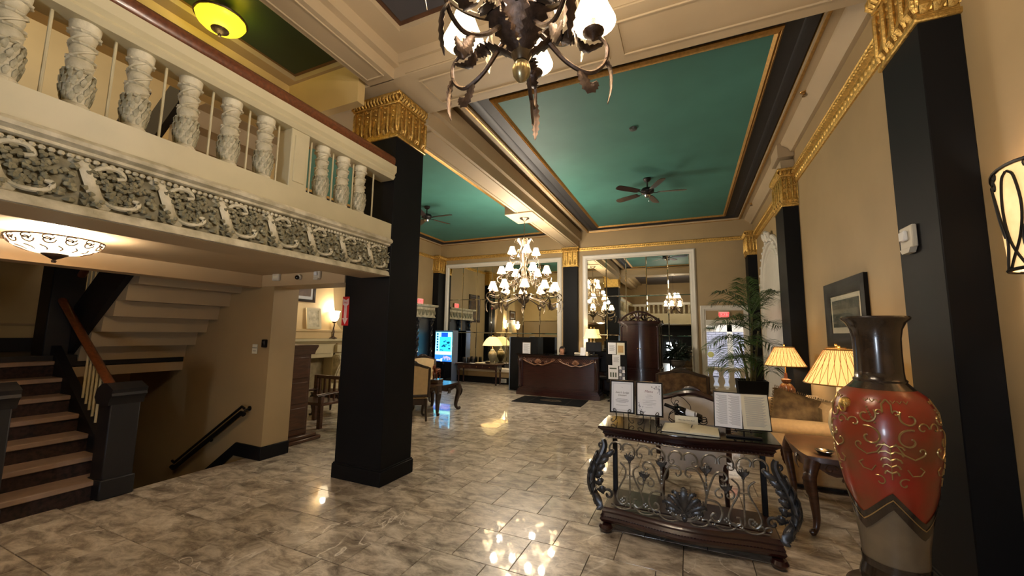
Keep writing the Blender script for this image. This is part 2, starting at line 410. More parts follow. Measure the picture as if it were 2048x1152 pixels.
# ---------------- ceiling
g = G()
g.box(-8.1, XR, 3.7, 11.6, 4.72, 4.9)                       # backing slab over the hall
g.box(-4.6, XR, YB, 3.7, 4.72, 4.9)
ceiling = st('ceiling', g, M_CEIL, smooth=False)
g = G(); g.box(XW-.2, -4.4, YB, 3.72, 6.9, 7.0); st('ceiling_stairs', g, M_YEL, smooth=False)
def coffer(n, x0, x1, y0, y1, bw, panel, border, gold, ztop=4.66):
    """recessed panel: painted field, flat border band, a gilt frame at each edge of the band"""
    g = G(); g.box(x0, x1, y0, y1, ztop, ztop+.06); p = ob('coffer_border', g, border, ceiling, smooth=False)
    g = G(); g.box(x0+bw, x1-bw, y0+bw, y1-bw, ztop-.012, ztop+.01); ob('coffer_field', g, panel, ceiling, smooth=False)
    if gold:
        g = G(); g.frame(x0+bw-.07, x1-bw+.07, y0+bw-.07, y1-bw+.07, [(0, ztop), (.0, ztop-.02), (.022, ztop-.045), (.034, ztop-.03), (.05, ztop-.05), (.07, ztop-.02), (.085, ztop)], 'xy')
        ob('coffer_moulding', g, gold, ceiling)
        g = G(); g.frame(x0-.05, x1+.05, y0-.05, y1+.05, [(0, ztop-.06), (.012, ztop-.075), (.035, ztop-.07), (.05, ztop-.03), (.06, ztop)], 'xy')
        ob('coffer_moulding', g, gold, ceiling)
        g = G(); g.frame(x0+.02, x1-.02, y0+.02, y1-.02, [(0, ztop), (0, ztop-.03), (.05, ztop-.035), (.1, ztop-.012), (.12, ztop)], 'xy')
        ob('coffer_cove', g, border, ceiling)
coffer(1, -2.60, 1.27, 4.02, 11.36, .37, M_GREEN, M_BORDER, M_GOLDD)
coffer(2, -7.80, -3.62, 4.02, 11.36, .36, M_GREEN, M_BORDER, M_GOLDD)
coffer(3, -2.56, 1.30, -2.2, 2.86, .06, mat('dark_coffer_paint', (66, 64, 68), .5, var=.06, scale=2), M_WOODM, None)
coffer(4, -4.27, -3.50, -2.2, 3.0, .05, mat('deep_green_paint', (36, 56, 42), .5, var=.1, scale=2), mat('brown_moulding', (120, 92, 62), .5), None)
# flat beige soffits between the coffers and the walls
g = G()
g.box(1.27, XR, 3.7, YF, 4.60, 4.72); g.box(-2.72, -2.60, 3.7, YF, 4.60, 4.72); g.box(-3.62, -3.50, 3.7, YF, 4.60, 4.72)
g.box(-2.60, 1.27, 3.7, 4.02, 4.60, 4.72); g.box(-7.85, -3.62, 3.7, 4.02, 4.60, 4.72); g.box(-2.6, 1.27, 11.36, YF, 4.60, 4.72); g.box(-7.8, -3.62, 11.36, YF, 4.6, 4.72)
g.box(XL, -7.80, 3.7, YF, 4.60, 4.72)
g.box(-2.80, -2.56, YB, 3.15, 4.60, 4.72); g.box(1.30, XR, YB, 3.15, 4.60, 4.72); g.box(-2.56, 1.30, 2.86, 3.15, 4.60, 4.72); g.box(-3.50, -3.05, YB, 3.15, 4.60, 4.72); g.box(-4.6, -4.27, YB, 3.15, 4.60, 4.72); g.box(-4.27, -3.5, 3.0, 3.15, 4.6, 4.72)
ob('ceiling_soffit', g, M_CEIL, ceiling, smooth=False)
# lengthwise beams: stepped profile drawn across X, run along Y
def long_beam(x0, x1, y0, y1, zb):
    d = .07; zm = zb+(4.62-zb)*.45
    pr = [(x0, zb), (x1, zb), (x1, zm), (x1+d, zm), (x1+d, 4.62), (x0-d, 4.62), (x0-d, zm), (x0, zm)]
    g = G(); g.prism(pr, y0, y1, 'xz'); o = ob('ceiling_beam', g, M_CEIL, ceiling, smooth=False)
    g = G(); g.frame(x0+.05, x1-.05, y0+.15, y1-.1, [(0, zb+.005), (.004, zb-.012), (.014, zb-.012), (.018, zb+.005)], 'xy'); ob('beam_moulding', g, M_CEIL, ceiling)
long_beam(-3.33, -2.90, 3.84, YF, 4.18)
long_beam(-3.20, -2.86, YB, 3.15, 4.345)
# cross beam over the column, with a raised panel moulding on its underside
g = G(); pr = [(3.14, 4.345), (3.86, 4.345), (3.86, 4.62), (3.14, 4.62)]; g.prism(pr, -5.3, XR, 'yz'); ob('ceiling_beam', g, M_CEIL, ceiling, smooth=False)
for x0, x1 in ((-2.62, -.62), (-.5, 1.25)):
    g = G(); g.frame(x0, x1, 3.27, 3.73, [(0, 4.35), (.004, 4.331), (.016, 4.331), (.02, 4.35)], 'xy'); ob('beam_moulding', g, M_CEIL, ceiling)
g = G()
for yy, s in ((3.14, -1), (3.86, 1)): g.box(-5.3, XR, yy-.03 if s < 0 else yy, yy if s < 0 else yy+.03, 4.50, 4.62); g.box(-2.7, XR, yy-.012 if s < 0 else yy, yy if s < 0 else yy+.012, 4.36, 4.39)
ob('beam_moulding', g, M_CEIL, ceiling, smooth=False)
g = G(); g.box(-4.68, -4.42, YB, 3.14, 4.02, 4.62); ob('ceiling_beam', g, M_YEL, ceiling, smooth=False)
g = G(); g.box(-4.42, -3.27, 3.04, 3.14, 4.13, 4.62); ob('ceiling_beam', g, M_YEL, ceiling, smooth=False)
# chandelier block on the beam
g = G(); g.box(-3.58, -2.94, 7.56, 8.32, 4.15, 4.44, .006); ob('chandelier_block', g, M_CEIL, ceiling, smooth=False)

# gilt cornice: rope bead over a leaf band
def cornice(n, p0, p1, wall, thin=False):
    """p0->p1 run in plan, wall = unit vector into the room"""
    a, b = Vector(p0), Vector(p1); d = (b-a); L = d.length; d.normalize(); nrm = Vector(wall)
    g = G(); ang = math.atan2(d.y, d.x)
    s = -1 if Vector((-d.y, d.x)).dot(nrm) < 0 else 1
    pr = [(0, 3.93), (s*.02, 3.93), (s*.03, 3.96), (s*.03, 4.05), (s*.06, 4.07), (s*.06, 4.10), (s*.03, 4.13), (s*.05, 4.16), (0, 4.16)]
    if thin: pr = [(0, 4.05), (s*.02, 4.05), (s*.03, 4.07), (s*.03, 4.12), (s*.045, 4.14), (s*.03, 4.155), (0, 4.155)]
    g.prism([(q[0], q[1]) for q in pr], 0, L, 'yz')
    k = int(L/.05)
    for i in range(k): g.ball((.025+i*L/k, s*(.035 if thin else .058), 4.095 if thin else 4.085), .021, 6, 4)
    for i in range(0 if thin else int(L/.085)): g.ball((.04+i*.085, s*.03, 4.005), .036, 6, 4, (1, .35, 1.05))
    g.xf(Matrix.Translation((a.x, a.y, 0)) @ Matrix.Rotation(ang, 4, 'Z'))
    st('trim_%d' % n, g, M_GOLD)
cornice(1, (XR, 3.62), (XR, 6.98), (-1, 0)); cornice(2, (XR, 7.57), (XR, 10.86), (-1, 0))
cornice(3, (XL, YF), (-3.38, YF), (0, -1), True); cornice(4, (-2.92, YF), (1.38, YF), (0, -1), True); cornice(5, (XL, 3.8), (XL, 11.1), (1, 0), True)
g = G(); g.prism([(XR, 4.44), (XR-.05, 4.44), (XR-.08, 4.5), (XR-.16, 4.56), (XR-.17, 4.6), (XR, 4.6)], 3.86, YF, 'xz')
st('trim_6', g, M_CEIL)

# ---------------- columns and pilasters: black shaft, black plinth, gilt capital
def capital(x0, x1, y0, y1, z0, z1, faces):
    """gilt block: flared neck, fluted faces with leaf tips, egg row, abacus"""
    g = G(); h = z1-z0
    g.box(x0-.02, x1+.02, y0-.02, y1+.02, z0, z0+.04, .008)
    g.box(x0, x1, y0, y1, z0+.04, z1-.02)
    g.box(x0-.025, x1+.025, y0-.025, y1+.025, z1-.13, z1-.10, .006)
    g.box(x0-.05, x1+.05, y0-.05, y1+.05, z1-.04, z1, .01)
    for fc in faces:
        ax, pos, s = fc
        a0, a1 = (x0, x1) if ax == 'y' else (y0, y1)
        n = max(3, int((a1-a0)/.115)); dw = (a1-a0)/n
        P = (lambda a, o, z: (a, pos+s*o, z)) if ax == 'y' else (lambda a, o, z: (pos+s*o, a, z))
        upv = (0, s, 0) if ax == 'y' else (s, 0, 0)
        for i in range(n+1):
            a = a0+i*dw; g.tube([P(a, .004, z0+.07), P(a, .016, z0+.12), P(a, .016, z1-.17), P(a, .004, z1-.13)], [.010, .016, .016, .008], 6)
        for i in range(n):
            a = a0+(i+.5)*dw
            g.tube([P(a, .0, z0+.06), P(a, .03, z0+.10), P(a, .012, z0+.17), P(a, .002, z0+.24)], [.018, .032, .024, .004], 6, up=upv, t=[.006]*4)
            for j in range(3): g.ball(P(a, .006, z0+h*.5+j*.06), .017, 6, 4)
            g.tube([P(a-dw*.3, .004, z1-.16), P(a, .02, z1-.145), P(a+dw*.3, .004, z1-.16)], .009, 5)
        m = max(4, int((a1-a0+.06)/.045)); dd = (a1-a0+.06)/m
        for i in range(m): g.tube([P(a0-.03+(i+.5)*dd, .02, z1-.10), P(a0-.03+(i+.5)*dd, .05, z1-.075), P(a0-.03+(i+.5)*dd, .045, z1-.035)], [.012, .017, .012], 6)
    return g
def pier(n, x0, x1, y0, y1, zc, faces, ztop=4.18, zc1=None, name='column'):
    g = G(); g.box(x0, x1, y0, y1, 0, zc+.02, .006); c = st(name, g, M_BLACK)
    g = G(); p = .02
    g.prism([(0, 0)], 0, 0) if 0 else None
    g.box(x0-p, x1+p, y0-p, y1+p, 0, .15, .006); g.box(x0-p*.5, x1+p*.5, y0-p*.5, y1+p*.5, .15, .165, .004); ob('plinth', g, M_BLACK, c)
    ob('capital', capital(x0, x1, y0, y1, zc, zc1 or ztop, faces), M_GOLD, c)
    if (zc1 or ztop) < ztop+.02 and ztop > 4.2:
        pass
    return c
column = pier(1, -3.61, -2.96, 3.35, 3.85, 3.80, [('y', 3.35, -1), ('x', -2.96, 1), ('x', -3.61, -1)], 4.34)
pier(2, 1.38, XR, 3.10, 3.60, 3.57, [('x', 1.38, -1), ('y', 3.10, -1)], 4.17, name='pilaster')
pier(3, 1.38, XR, 7.00, 7.56, 3.57, [('x', 1.38, -1), ('y', 7.00, -1)], 4.17, name='pilaster')
pier(4, 1.38, XR, 10.95, YF, 3.57, [('x', 1.38, -1), ('y', 10.95, -1)], 4.17, name='pilaster')
pier(5, -3.37, -2.93, 11.28, YF, 3.58, [('y', 11.28, -1)], 4.17, name='pilaster')
pier(6, XL, -7.62, 11.0, YF, 3.58, [('y', 11.0, -1), ('x', -7.62, 1)], 4.17, name='pilaster')
pier(7, XL, -7.65, 7.45, 8.0, 3.58, [('y', 7.45, -1), ('x', -7.65, 1)], 4.17, name='pilaster')
# necking blocks over the right-hand pilasters
g = G(); g.box(1.40, XR, 7.08, 7.48, 4.17, 4.34, .004); g.box(1.36, XR, 7.04, 7.52, 4.38, 4.60, .004); g.box(1.40, XR, 3.15, 3.55, 4.17, 4.35, .004)
st('trim_7', g, M_CEIL)

# ---------------- the far-end door and its vestibule
g = G()
pr = [(0, YF), (0, YF-.03), (.02, YF-.045), (.05, YF-.03), (.09, YF-.03), (.105, YF-.015), (.13, YF-.012), (.13, YF)]
g.frame(.30, 1.41, -.2, 2.38, pr)
g.box(DX0, DX1, YF-.03, YF, DZ-.02, DZ+.11, .006)
door1 = st('door_1', g, M_WHITE)
g = G(); g.box(-.6, DX0-.03, 11.6, 13.3, 0, 2.6); g.box(-.6, 2.4, 11.6, 13.3, 2.4, 2.6); g.box(1.75, 1.85, 11.6, 13.3, 0, 2.5)
st('wall_vestibule', g, M_WHITE, smooth=False)
g = G()
for x0, x1 in ((.30, .40), (1.02, 1.16), (1.70, 1.78)): g.box(x0, x1, 13.0, 13.06, 0, 2.05, .006)
for z0, z1 in ((0, .18), (1.72, 1.94), (1.99, 2.14)): g.box(.3, 1.78, 13.0, 13.06, z0, z1, .006)
g.box(.3, 1.78, 12.99, 13.07, 2.14, 2.4)
door2 = st('door_2', g, M_WHITE)
g = G(); g.box(.40, 1.02, 13.02, 13.035, .18, 1.72); g.box(1.16, 1.70, 13.02, 13.035, .18, 1.72); ob('pane', g, M_GLASS, door2, smooth=False)
g = G(); g.box(.40, .80, 12.96, 12.99, .70, .725, .004); g.box(.40, .80, 12.96, 12.99, .42, .445, .004); ob('push_bar', g, M_BLACK, door2)
g = G(); g.box(.42, .70, 12.93, 13.0, 1.80, 1.85, .006); ob('door_closer', g, M_BLACK, door2)
g = G(); g.lathe([(0, 0), (.085, 0), (.085, .004), (0, .004)], 20); g.xf(Matrix.Translation((.58, 13.018, 1.06)) @ Matrix.Rotation(PI/2, 4, 'X')); ob('round_sticker', g, mat('sticker', (176, 168, 96), .5), door2)
# brick house front across the street, each brick a piece
g = G(); g.box(-.4, 2.6, 15.02, 15.2, -.3, 3.2); bw = st('wall_street', g, mat('mortar', (196, 192, 196), .8), smooth=False)
g = G(); g.box(-.105, .105, -.02, .02, -.031, .031, .004); bm_ = g.mesh('brick', mat('painted_brick', (214, 204, 212), .7, var=.06, scale=6), False)
for r in range(24):
    for k in range(9): ob('brick', bm_, None, bw, loc=(-.05+k*.22+(r % 2)*.11, 15.01, .25+r*.075))
g = G(); g.box(-2, 4, 13.3, 16, -.3, -.05); st('pavement', g, mat('pavement_concrete', (170, 168, 164), .8, var=.05), smooth=False)

# ---------------- mirror walls on the far wall: every glass tile is a piece
def mirror(n, x0, nx, wx):
    z0 = .50; hz = 1.09; x1 = x0+nx*wx; z1 = 3.77
    g = G(); pr = [(0, YF), (0, YF-.035), (.03, YF-.06), (.06, YF-.045), (.10, YF-.05), (.13, YF-.02), (.14, YF-.02), (.14, YF)]
    g.frame(x0-.14, x1+.14, z0-.14, z1+.14, pr); root = thing('tiled_wall_mirror', n, 'mirror'); ob('frame', g, M_WHITE, root)
    g = G(); g.box(x0, x1, YF-.012, YF-.002, z0, z1); ob('backing', g, M_BLACK, root, smooth=False)
    k = G(); b = .013; W, H = wx/2-.0015, hz/2-.0015
    k.add([(-W, 0, -H), (W, 0, -H), (W, 0, H), (-W, 0, H), (-W+b, -.0042, -H+b), (W-b, -.0042, -H+b), (W-b, -.0042, H-b), (-W+b, -.0042, H-b)],
          [(4, 5, 6, 7), (0, 1, 5, 4), (1, 2, 6, 5), (2, 3, 7, 6), (3, 0, 4, 7)])
    me = k.mesh('mirror_tile', M_MIRROR, False)
    for i in range(nx):
        for j in range(3):
            ob('mirror_tile', me, None, root, loc=(x0+(i+.5)*wx, YF-.0121, z0+(j+.5)*hz), rot=(RND.uniform(-.002, .002), 0, RND.uniform(-.002, .002)))
mirror('large white framed mirror of tall tiles behind the chandelier, left of the middle pilaster', -7.45, 7, .553)
mirror('white framed mirror of tall tiles above the armoire, right of the middle pilaster', -2.66, 5, .55)

# arched plaster panel between the right-hand pilasters
g = G()
yc, r0, r1 = 9.25, .98, 1.26; zs = 2.35
def arch(r, n=18): return [(yc-r*math.cos(PI*i/n), zs+r*math.sin(PI*i/n)*1.02) for i in range(n+1)]
for r, w, d in ((1.22, .045, .05), (1.10, .03, .07), (.96, .035, .045)):
    a = [(XR-.02, p[0], p[1]) for p in arch(r)]; a = [(XR-.02, yc-r, .15)]+a+[(XR-.02, yc+r, .15)]
    g.tube(a, w, 8, up=(1, 0, 0), t=d*.7)
g.prism([(yc-1.26, .1)]+arch(1.26)+[(yc+1.26, .1)], XR-.02, XR-.001, 'yz')
for i in range(2, 17):
    p = arch(1.16)[i]; g.ball((XR-.055, p[0], p[1]), .035, 6, 4)
for s in (-1, 1):
    g.tube([(XR-.05, yc+s*.05, zs+1.2), (XR-.1, yc+s*.14, zs+1.32), (XR-.08, yc+s*.26, zs+1.28), (XR-.06, yc+s*.22, zs+1.2)], [.05, .045, .035, .02], 8)
g.ball((XR-.06, yc, zs+1.27), .06, 8, 6, (.6, 1, 1.4))
st('trim_8', g, M_WHITE)

# ---------------- gallery: slab, soffit, fascia with leaf frieze
XB = -2.97
g = G(); g.box(-5.15, XB-.13, YB, 3.34, 2.30, 2.62); g.box(-3.36, XB-.02, YB, 3.34, 2.192, 2.215); g.box(-3.36, XB-.13, YB, 3.34, 2.21, 2.30); g.box(-5.3, -5.08, YB, 3.34, 2.14, 2.62)
g.box(-5.3, -3.62, 3.345, 3.72, 2.15, 2.62)
st('trim_9', g, mat('soffit_paint', (190, 164, 126), .55, var=.04, scale=2), smooth=False)
g = G(); g.prism([(XB, 2.60), (XB, 2.78), (XB-.16, 2.78), (XB-.16, 2.60)], YB, 3.345, 'xz')
fas = st('trim_10', g, M_CREAM, smooth=False)
g = G(); g.prism([(XB-.1, 2.61), (XB+.01, 2.61), (XB+.035, 2.585), (XB+.03, 2.565), (XB+.0, 2.55), (XB, 2.535), (XB-.02, 2.525), (XB-.1, 2.525)], YB, 3.345, 'xz')
g.prism([(XB-.1, 2.245), (XB-.03, 2.245), (XB-.015, 2.25), (XB+.0, 2.235), (XB+.005, 2.21), (XB+.015, 2.195), (XB-.1, 2.195)], YB, 3.345, 'xz')
ob('cornice_moulding', g, M_AGED, fas)
g = G(); g.box(XB-.12, XB-.035, YB, 3.345, 2.24, 2.53); ob('frieze_ground', g, M_FRIEZE, fas, smooth=False)
g = G(); n = int(3.6/.034)
for i in range(n): g.ball((XB-.012, -.25+i*.034, 2.507), .0135, 6, 4, (1, 1.15, 1))
ob('bead_row', g, M_AGED, fas, kind='stuff')
UL = .352
g = G()   # one repeat of the running vine: an S-shaped strap and side curls
g.tube(cr([(0, -.02, .265), (.012, .03, .235), (.016, .06, .16), (.012, .10, .06), (0, .16, .02)], 6), [.03]*25, 6, up=(1, 0, 0), t=[.012]*25)
g.tube(cr([(0, .05, .17), (.02, .10, .24), (.022, .17, .252), (.018, .2, .215), (.012, .17, .2)], 5), .014, 6, up=(1, 0, 0), t=.012)
g.tube(cr([(0, .10, .07), (.02, .18, .035), (.022, .26, .05), (.018, .28, .09), (.012, .25, .1)], 5), .013, 6, up=(1, 0, 0), t=.012)
vine = g.mesh('vine_strap', M_AGED)
g = G(); rr = random.Random(5)
for i in range(95):
    yy = .045+rr.random()*.31; zz = .02+rr.random()*.225
    if -.025 < (zz-.25)+(yy-.0)*1.75 < .035: continue
    a = rr.uniform(-.9, .9)+(1.2 if zz > .13 else -.5); L = rr.uniform(.028, .05)
    dy, dz = math.cos(a)*L, math.sin(a)*L*.8
    g.tube([(.0, yy-dy*.5, zz-dz*.5), (.028, yy-dy*.1, zz-dz*.1), (.02, yy+dy*.3, zz+dz*.3), (.004, yy+dy*.55, zz+dz*.5)], [.004, .0125, .010, .001], 6, up=(1, 0, 0), t=[.003, .006, .005, .001])
for i in range(8): g.ball((.018, .1+rr.random()*.24, .04+rr.random()*.18), .014, 6, 4)
leaves_ = g.mesh('leaf_cluster', M_LEAFP)
for i in range(11):
    y0 = 3.345-UL*(i+1)+.02
    ob('vine_strap', vine, None, fas, loc=(XB-.036, y0, 2.245)); ob('leaf_cluster', leaves_, None, fas, loc=(XB-.036, y0, 2.245))

# balustrade
bal = thing('gallery_balustrade', 'cream gallery balustrade of carved vase balusters under a brown handrail', 'balustrade', (XB-.08, 1.5, 2.78))
def bm_local(g): return g.xf(Matrix.Translation((-(XB-.08), -1.5, -2.78)))
g = G(); c0 = XB-.08
g.prism([(c0-.09, 3.28), (c0+.09, 3.28), (c0+.115, 3.31), (c0+.105, 3.335), (c0+.13, 3.36), (c0+.13, 3.43), (c0-.13, 3.43), (c0-.13, 3.36), (c0-.09, 3.31)], -1.2, 3.33, 'xz')
ob('top_rail', bm_local(g), M_CREAM, bal)
g = G(); g.tube([(c0+.055, -1.2, 3.495), (c0+.055, 3.33, 3.495)], .055, 12, up=(0, 0, 1), t=.068); ob('handrail', bm_local(g), M_RAIL, bal)
g = G(); g.box(c0-.08, c0+.08, 2.10, 2.27, 2.775, 3.285, .006); g.box(c0+.078, c0+.088, 2.13, 2.24, 2.83, 3.23, .004); ob('pier', bm_local(g), M_CREAM, bal)
prof = [(.060, 0), (.062, .022), (.052, .032), (.054, .045), (.062, .09), (.064, .13), (.058, .18), (.050, .207), (.048, .222), (.054, .24), (.056, .262), (.05, .285), (.045, .298), (.048, .318), (.053, .342), (.048, .366), (.044, .38), (.048, .40), (.054, .425), (.060, .45), (.064, .475), (.066, .505)]
g = G(); g.lathe(prof, 20)
for z, r in ((.214, .053), (.292, .050), (.374, .049), (.442, .058)):   # toothed rings
    g.lathe([(r-.008, -.011), (r+.007, -.007), (r+.012, 0), (r+.007, .007), (r-.008, .011)], 36, (0, 0, z), flute=lambda a, q: .055*math.cos(12*a))
for k in range(2):
    g.tube([(.053*math.cos(k*PI+i*.32), .053*math.sin(k*PI+i*.32), .225+i*.0105) for i in range(21)], .007, 5)
bal_up = g.mesh('baluster', M_AGED)
g = G()
for j in range(4):
    for i in range(11):
        a = 2*PI*i/11+j*.29; r = (.054, .061, .063, .059)[j]; z = .036+j*.042
        g.tube([(r*math.cos(a), r*math.sin(a), z), ((r+.006)*math.cos(a), (r+.006)*math.sin(a), z+.022), ((r+.009)*math.cos(a+.1), (r+.009)*math.sin(a+.1), z+.042), ((r+.001)*math.cos(a+.15), (r+.001)*math.sin(a+.15), z+.056)], [.007, .013, .009, .002], 5, up=(math.cos(a), math.sin(a), 0), t=.004)
bal_lf = g.mesh('leaf_carving', mat('carved_leaf_plaster', (186, 178, 150), .6, scale=22, col2=(128, 122, 96), bump=.2, bscale=60))
g = G(); g.lathe([(.008, 0), (.008, .505)], 8); rod_me = g.mesh('rod', M_CREAM)
bys = [2.93, 2.71, 2.47, 1.93, 1.67, 1.40, 1.13, .88, .62, .36, .10]
rys = [3.12, 2.84, 2.59, 2.35, 2.04, 1.80, 1.54, 1.26, 1.01, .75, .49, .23]
for yy in bys:
    b = ob('baluster', bal_up, None, bal, loc=(0, yy-1.5, 0)); ob('leaf_carving', bal_lf, None, b)
for yy in rys: ob('rod', rod_me, None, bal, loc=(.0, yy-1.5, 0))

# the gallery carries on across the entrance end, behind the camera; the tall mirror shows it
g = G(); g.box(XB, XR, YB, -1.3, 2.20, 2.78); rg = st('trim_11', g, M_CREAM, smooth=False)
rb = thing('rear_balustrade', 'white balustrade of the entrance gallery seen in the right mirror', 'balustrade', (-.7, -1.42, 2.78))
g = G(); g.box(XB+.7, XR+.7, -.12, .12, .50, .65, .02); ob('top_rail', g, M_WHITE, rb)
for i in range(17): ob('baluster', bal_up, None, rb, loc=(-2.1+i*.26, 0, 0))
g = G()
g.box(-1.55, -1.22, -2.66, -2.58, 0, 2.1, .004); g.box(-.70, .36, -2.66, -2.58, 0, 2.1, .004); g.box(-1.25, -.68, -2.66, -2.58, 1.2, 2.1, .004); g.box(-.985, -.935, -2.66, -2.58, 0, 1.2, .004); g.box(-1.25, -.68, -2.66, -2.58, 0, .28, .004)
g.box(-1.55, .35, -2.65, -2.59, 2.0, 2.15, .004)
d3 = st('door_3', g, M_BLACK)
g = G(); g.box(-1.5, .31, -2.625, -2.615, .07, 2.05); ob('pane', g, M_GLASS, d3, smooth=False)
# ------------------------------------------------------------------ staircase
stair = st('staircase', G().box(-8.1, -6.7, YB+1.9, 3.36, 1.12, 1.262), M_NAVY, smooth=False)
RISE, RUN, XS = .172, .25, -5.15
for k in range(1, 8):
    x1 = XS-RUN*(k-1); z = RISE*k
    g = G(); g.box(x1-RUN-.02, x1+.025, .75, 2.06, z-.05, z, .008); ob('tread', g, M_TREAD, stair)
    g = G(); g.box(x1-RUN, x1, .75, 2.06, z-RISE-.05, z-.05); ob('riser', g, M_CARPET, stair, smooth=False)
for k in range(0, 7):                                           # flight 2 climbs back above the well
    x0 = -6.88+.232*k; z = 1.26+.178*(k+1)
    g = G(); g.prism([(x0, z), (x0+.25, z), (x0+.25, z-.06), (x0+.232, z-.07), (x0+.205, z-.25), (x0, z-.25)], 2.26, 3.36); ob('soffit_step', g, M_CEIL, stair, smooth=False)
g = G(); g.box(-8.1, -6.7, 2.0, 3.36, 1.0, 1.13); ob('landing_soffit', g, M_CEIL, stair, smooth=False)
g = G(); g.prism([(-6.95, 1.15), (-6.95, 1.72), (-5.2, 3.07), (-5.2, 2.50)], 2.20, 2.27); ob('stringer', g, M_NAVY, stair, smooth=False)
g = G(); g.prism([(-5.06, 0), (-5.06, .20), (-6.95, 1.48), (-6.95, 1.0), (-5.5, 0)], 2.06, 2.14); ob('stringer', g, M_NAVY, stair, smooth=False)
g = G(); g.prism([(-5.06, 0), (-5.06, .30), (-6.95, 1.62), (-6.95, 0)], .68, .75); ob('stringer', g, M_NAVY, stair, smooth=False)
for k in range(9):                                              # flight down, under flight 2
    g = G(); g.box(-5.38-.25*k, -5.13-.25*k, 2.15, 3.34, -.17*(k+1)-.17, -.17*(k+1), .006); ob('tread', g, M_CARPET, stair)
g = G(); g.box(-8.1, -8.085, YB, 3.36, 1.26, 1.44, .004); ob('landing_skirting', g, M_NAVY, stair)
g = G(); g.box(-8.1, -8.09, YB, 3.36, 1.60, 1.63, .003); ob('wall_rail', g, M_WALL, stair)
def newel(x, y, z0, z1, s, ry=1.0):
    g = G(); g.box(x-s, x+s, y-s*ry, y+s*ry, z0, z1-.1, .01)
    g.box(x-s-.015, x+s+.015, y-s*ry-.015, y+s*ry+.015, z0, z0+.18, .01)
    pr = [(x-s-.05, z1-.10), (x-s-.02, z1-.02), (x-s*.4, z1+.035), (x+s*.3, z1+.045), (x+s+.01, z1+.01), (x+s+.06, z1-.01), (x+s+.045, z1-.045), (x+s+.055, z1-.07), (x+s+.02, z1-.10), (x+s, z1-.16), (x-s, z1-.16)]
    g.prism(pr, y-s*ry-.02, y+s*ry+.02); return g
ob('newel', newel(-5.14, 2.08, 0, 1.02, .115, 1.0), M_NAVY, stair)
ob('newel', newel(-5.06, 1.22, 0, 1.1, .12), M_NAVY, stair)
ob('newel', newel(-6.95, 2.14, 1.0, 2.5, .16, .9), M_NAVY, stair)
def rail(p0, p1, name='banister'):
    a, b = Vector(p0), Vector(p1)
    g = G(); g.tube([a, a.lerp(b, .5), b], .042, 10, up=(0, 0, 1), t=.035); ob(name, g, M_RAIL, stair)
rail((-5.22, 2.08, .92), (-6.92, 2.1, 1.98)); rail((-6.8, 2.23, 2.22), (-5.2, 2.23, 3.45)); rail((-5.1, .72, .95), (-6.9, .72, 2.2))
g = G(); g.cyl((0, 0, 0), (0, 0, .54), .0115, n=8); spm = g.mesh('spindle', M_CREAM)
for i in range(9):
    x = -5.30-i*.085; ob('spindle', spm, None, stair, loc=(x, 2.10, .32+(-5.15-x)*.66-.03))
for i in range(14): x = -6.6+i*.1; ob('spindle', spm, None, stair, loc=(x, 2.235, 1.72+(x+6.6)*.77+.02))
# upper flight above the gallery: soffit steps, stringer, banister
for k in range(0, 9):
    x0 = -6.05+.232*k; z = 3.2+.178*(k+1)
    g = G(); g.prism([(x0, z), (x0+.25, z), (x0+.25, z-.06), (x0+.232, z-.07), (x0+.205, z-.25), (x0, z-.25)], 2.3, 3.36)
    if x0 < -4.75: ob('soffit_step', g, M_CEIL, stair, smooth=False)
g = G(); g.prism([(-7.1, 2.62), (-7.1, 3.05), (-5.1, 4.5), (-5.1, 4.1)], 2.24, 2.31); ob('stringer', g, M_NAVY, stair, smooth=False)
g = G(); g.tube([(-7.15, 2.26, 3.55), (-5.9, 2.26, 4.45)], .06, 10, up=(0, 0, 1), t=.06); ob('banister', g, M_NAVY, stair)
for i in range(9): x = -7.0+i*.12; ob('spindle', spm, None, stair, loc=(x, 2.27, 3.05+(x+7.0)*.72))
ob('newel', newel(-7.15, 2.27, 2.5, 3.6, .09), M_NAVY, stair)
g = G(); g.box(-8.1, -5.1, YB, 2.24, 2.5, 2.6); ob('upper_landing', g, M_CEIL, stair, smooth=False)

# twin wall handrail going down
hr = thing('wall_handrail', 'black double handrail sloping down the wall below the stair soffit', 'handrail', (-5.8, 3.29, .2))
g = G()
for dz, r in ((0, .016), (-.075, .028)):
    a = Vector((-5.16, 3.28, .63+dz)); b = Vector((-6.5, 3.28, -.235+dz)); o = Vector((5.8, -3.29, -.2))
    g.tube([a+o+Vector((.05, 0, -.02)), a+o, b+o, b+o+Vector((-.05, 0, .02))], r, 8)
ob('rail', g, M_IRONB, hr)
for x, z in ((-5.12, .60), (-5.85, .13), (-6.5, -.26)):
    g = G(); g.tube([(x+5.8, .065, z-.2), (x+5.8, .02, z-.21), (x+5.8, -.01, z-.24)], .012, 8); g.cyl((x+5.8, .055, z-.2), (x+5.8, .068, z-.2), .03, n=10); ob('bracket', g, M_IRONB, hr)

